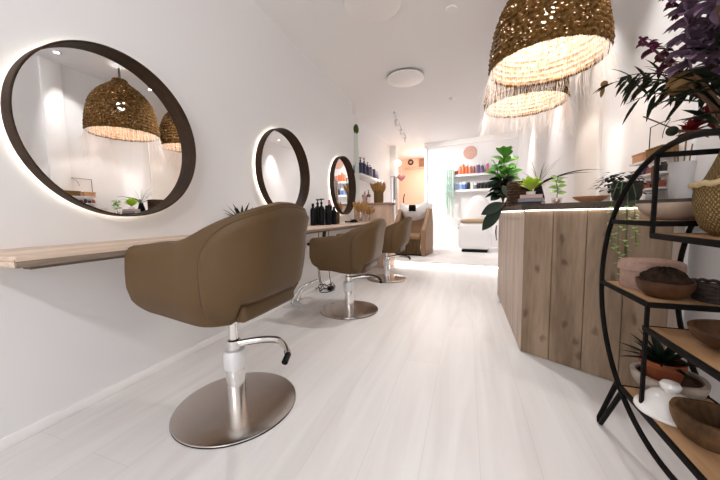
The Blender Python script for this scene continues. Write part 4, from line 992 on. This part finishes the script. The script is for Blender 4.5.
# ------------------------------------------------------------------ lights
def light(name, kind, loc, energy, col=(1, 1, 1), rot=None, **kw):
    l = bpy.data.lights.new(name, kind); l.energy = energy; l.color = col
    for k, v in kw.items(): setattr(l, k, v)
    o = bpy.data.objects.new(name, l); C.objects.link(o); o.location = loc
    if rot is not None: o.rotation_euler = rot
    return o
def aim(o, target): o.rotation_euler = (Vector(target) - o.location).to_track_quat('-Z', 'Y').to_euler()
dl = light('shop_window_daylight', 'AREA', (1.5, -2.38, 1.5), 30, (.96, .97, 1), (R(90), 0, 0), shape='RECTANGLE', size=2.1, size_y=2.0)
for x, y, tx, ty, tz, e in ((2.74, 3.3, 3.03, 3.35, 1.4, 36), (2.76, 4.9, 3.03, 4.95, 1.6, 70), (2.76, 6.6, 3.03, 6.65, 1.6, 70), (2.74, 2.2, 3.03, 2.6, 1.7, 45)):  # beams of the added spots that brighten the right wall
    s_ = light('added_wall_spot_light', 'SPOT', (x, y, H - .02), e, (1, .96, .93), spot_size=R(60), spot_blend=1, shadow_soft_size=.03); aim(s_, (tx, ty, tz))
for y, tx, ty, tz in ((5.95, 1.0, 7.2, .3), (6.65, 1.9, 8.0, 1.5), (7.35, .9, 8.6, 1.6)):
    s_ = light('track_spot_light', 'SPOT', (.5, y + .13, H - .18), 80, (1, .96, .94), spot_size=R(100), spot_blend=.6, shadow_soft_size=.03); aim(s_, (tx, ty, tz))
for x, y, tx, ty, e in ((2.25, -1.7, .9, 2.2, 78), (1.3, -1.75, 1.3, 2.6, 62), (1.70, 3.14, 1.6, 3.6, 110)):  # added spots for overall brightness; the last shines from the plain cover plate
    s_ = light('added_ceiling_spot_light', 'SPOT', (x, y, H - .02), e, (1, .985, .975), spot_size=R(130), spot_blend=.7, shadow_soft_size=.05); aim(s_, (tx, ty, 0))
light('rear_room_lamp', 'POINT', (.6, 9.7, 2.3), 26, (1, .86, .74), shadow_soft_size=.12)

w = bpy.data.worlds.new('daylight'); sc.world = w; w.use_nodes = True
w.node_tree.nodes['Background'].inputs[0].default_value = (.9, .95, 1, 1); w.node_tree.nodes['Background'].inputs[1].default_value = .6

# ------------------------------------------------------------------ camera
cam = bpy.data.cameras.new('camera'); co = bpy.data.objects.new('camera', cam); C.objects.link(co)
F, yaw, pit, roll = 294.08, .3486, .0840, -.0181
cam.sensor_width = 36; cam.sensor_fit = 'HORIZONTAL'; cam.lens = F / 720 * 36; cam.clip_start = .02
cy, sy = math.cos(yaw), math.sin(yaw)
fwd = Vector((-sy * math.cos(pit), cy * math.cos(pit), -math.sin(pit))); r0 = Vector((cy, sy, 0)); u0 = r0.cross(fwd)
rv = r0 * math.cos(roll) + u0 * math.sin(roll); uv = -r0 * math.sin(roll) + u0 * math.cos(roll)
mw = Matrix((rv, uv, -fwd)).transposed().to_4x4(); mw.translation = (1.866, 0, .977); co.matrix_world = mw
sc.camera = co
sc.view_settings.view_transform = 'Standard'; sc.view_settings.look = 'None'; sc.view_settings.gamma = 1; sc.view_settings.exposure = .48
sc.view_settings.use_curve_mapping = False
sc.cycles.use_denoising = True; sc.cycles.diffuse_bounces = 7; sc.cycles.max_bounces = 14; sc.cycles.sample_clamp_indirect = 6
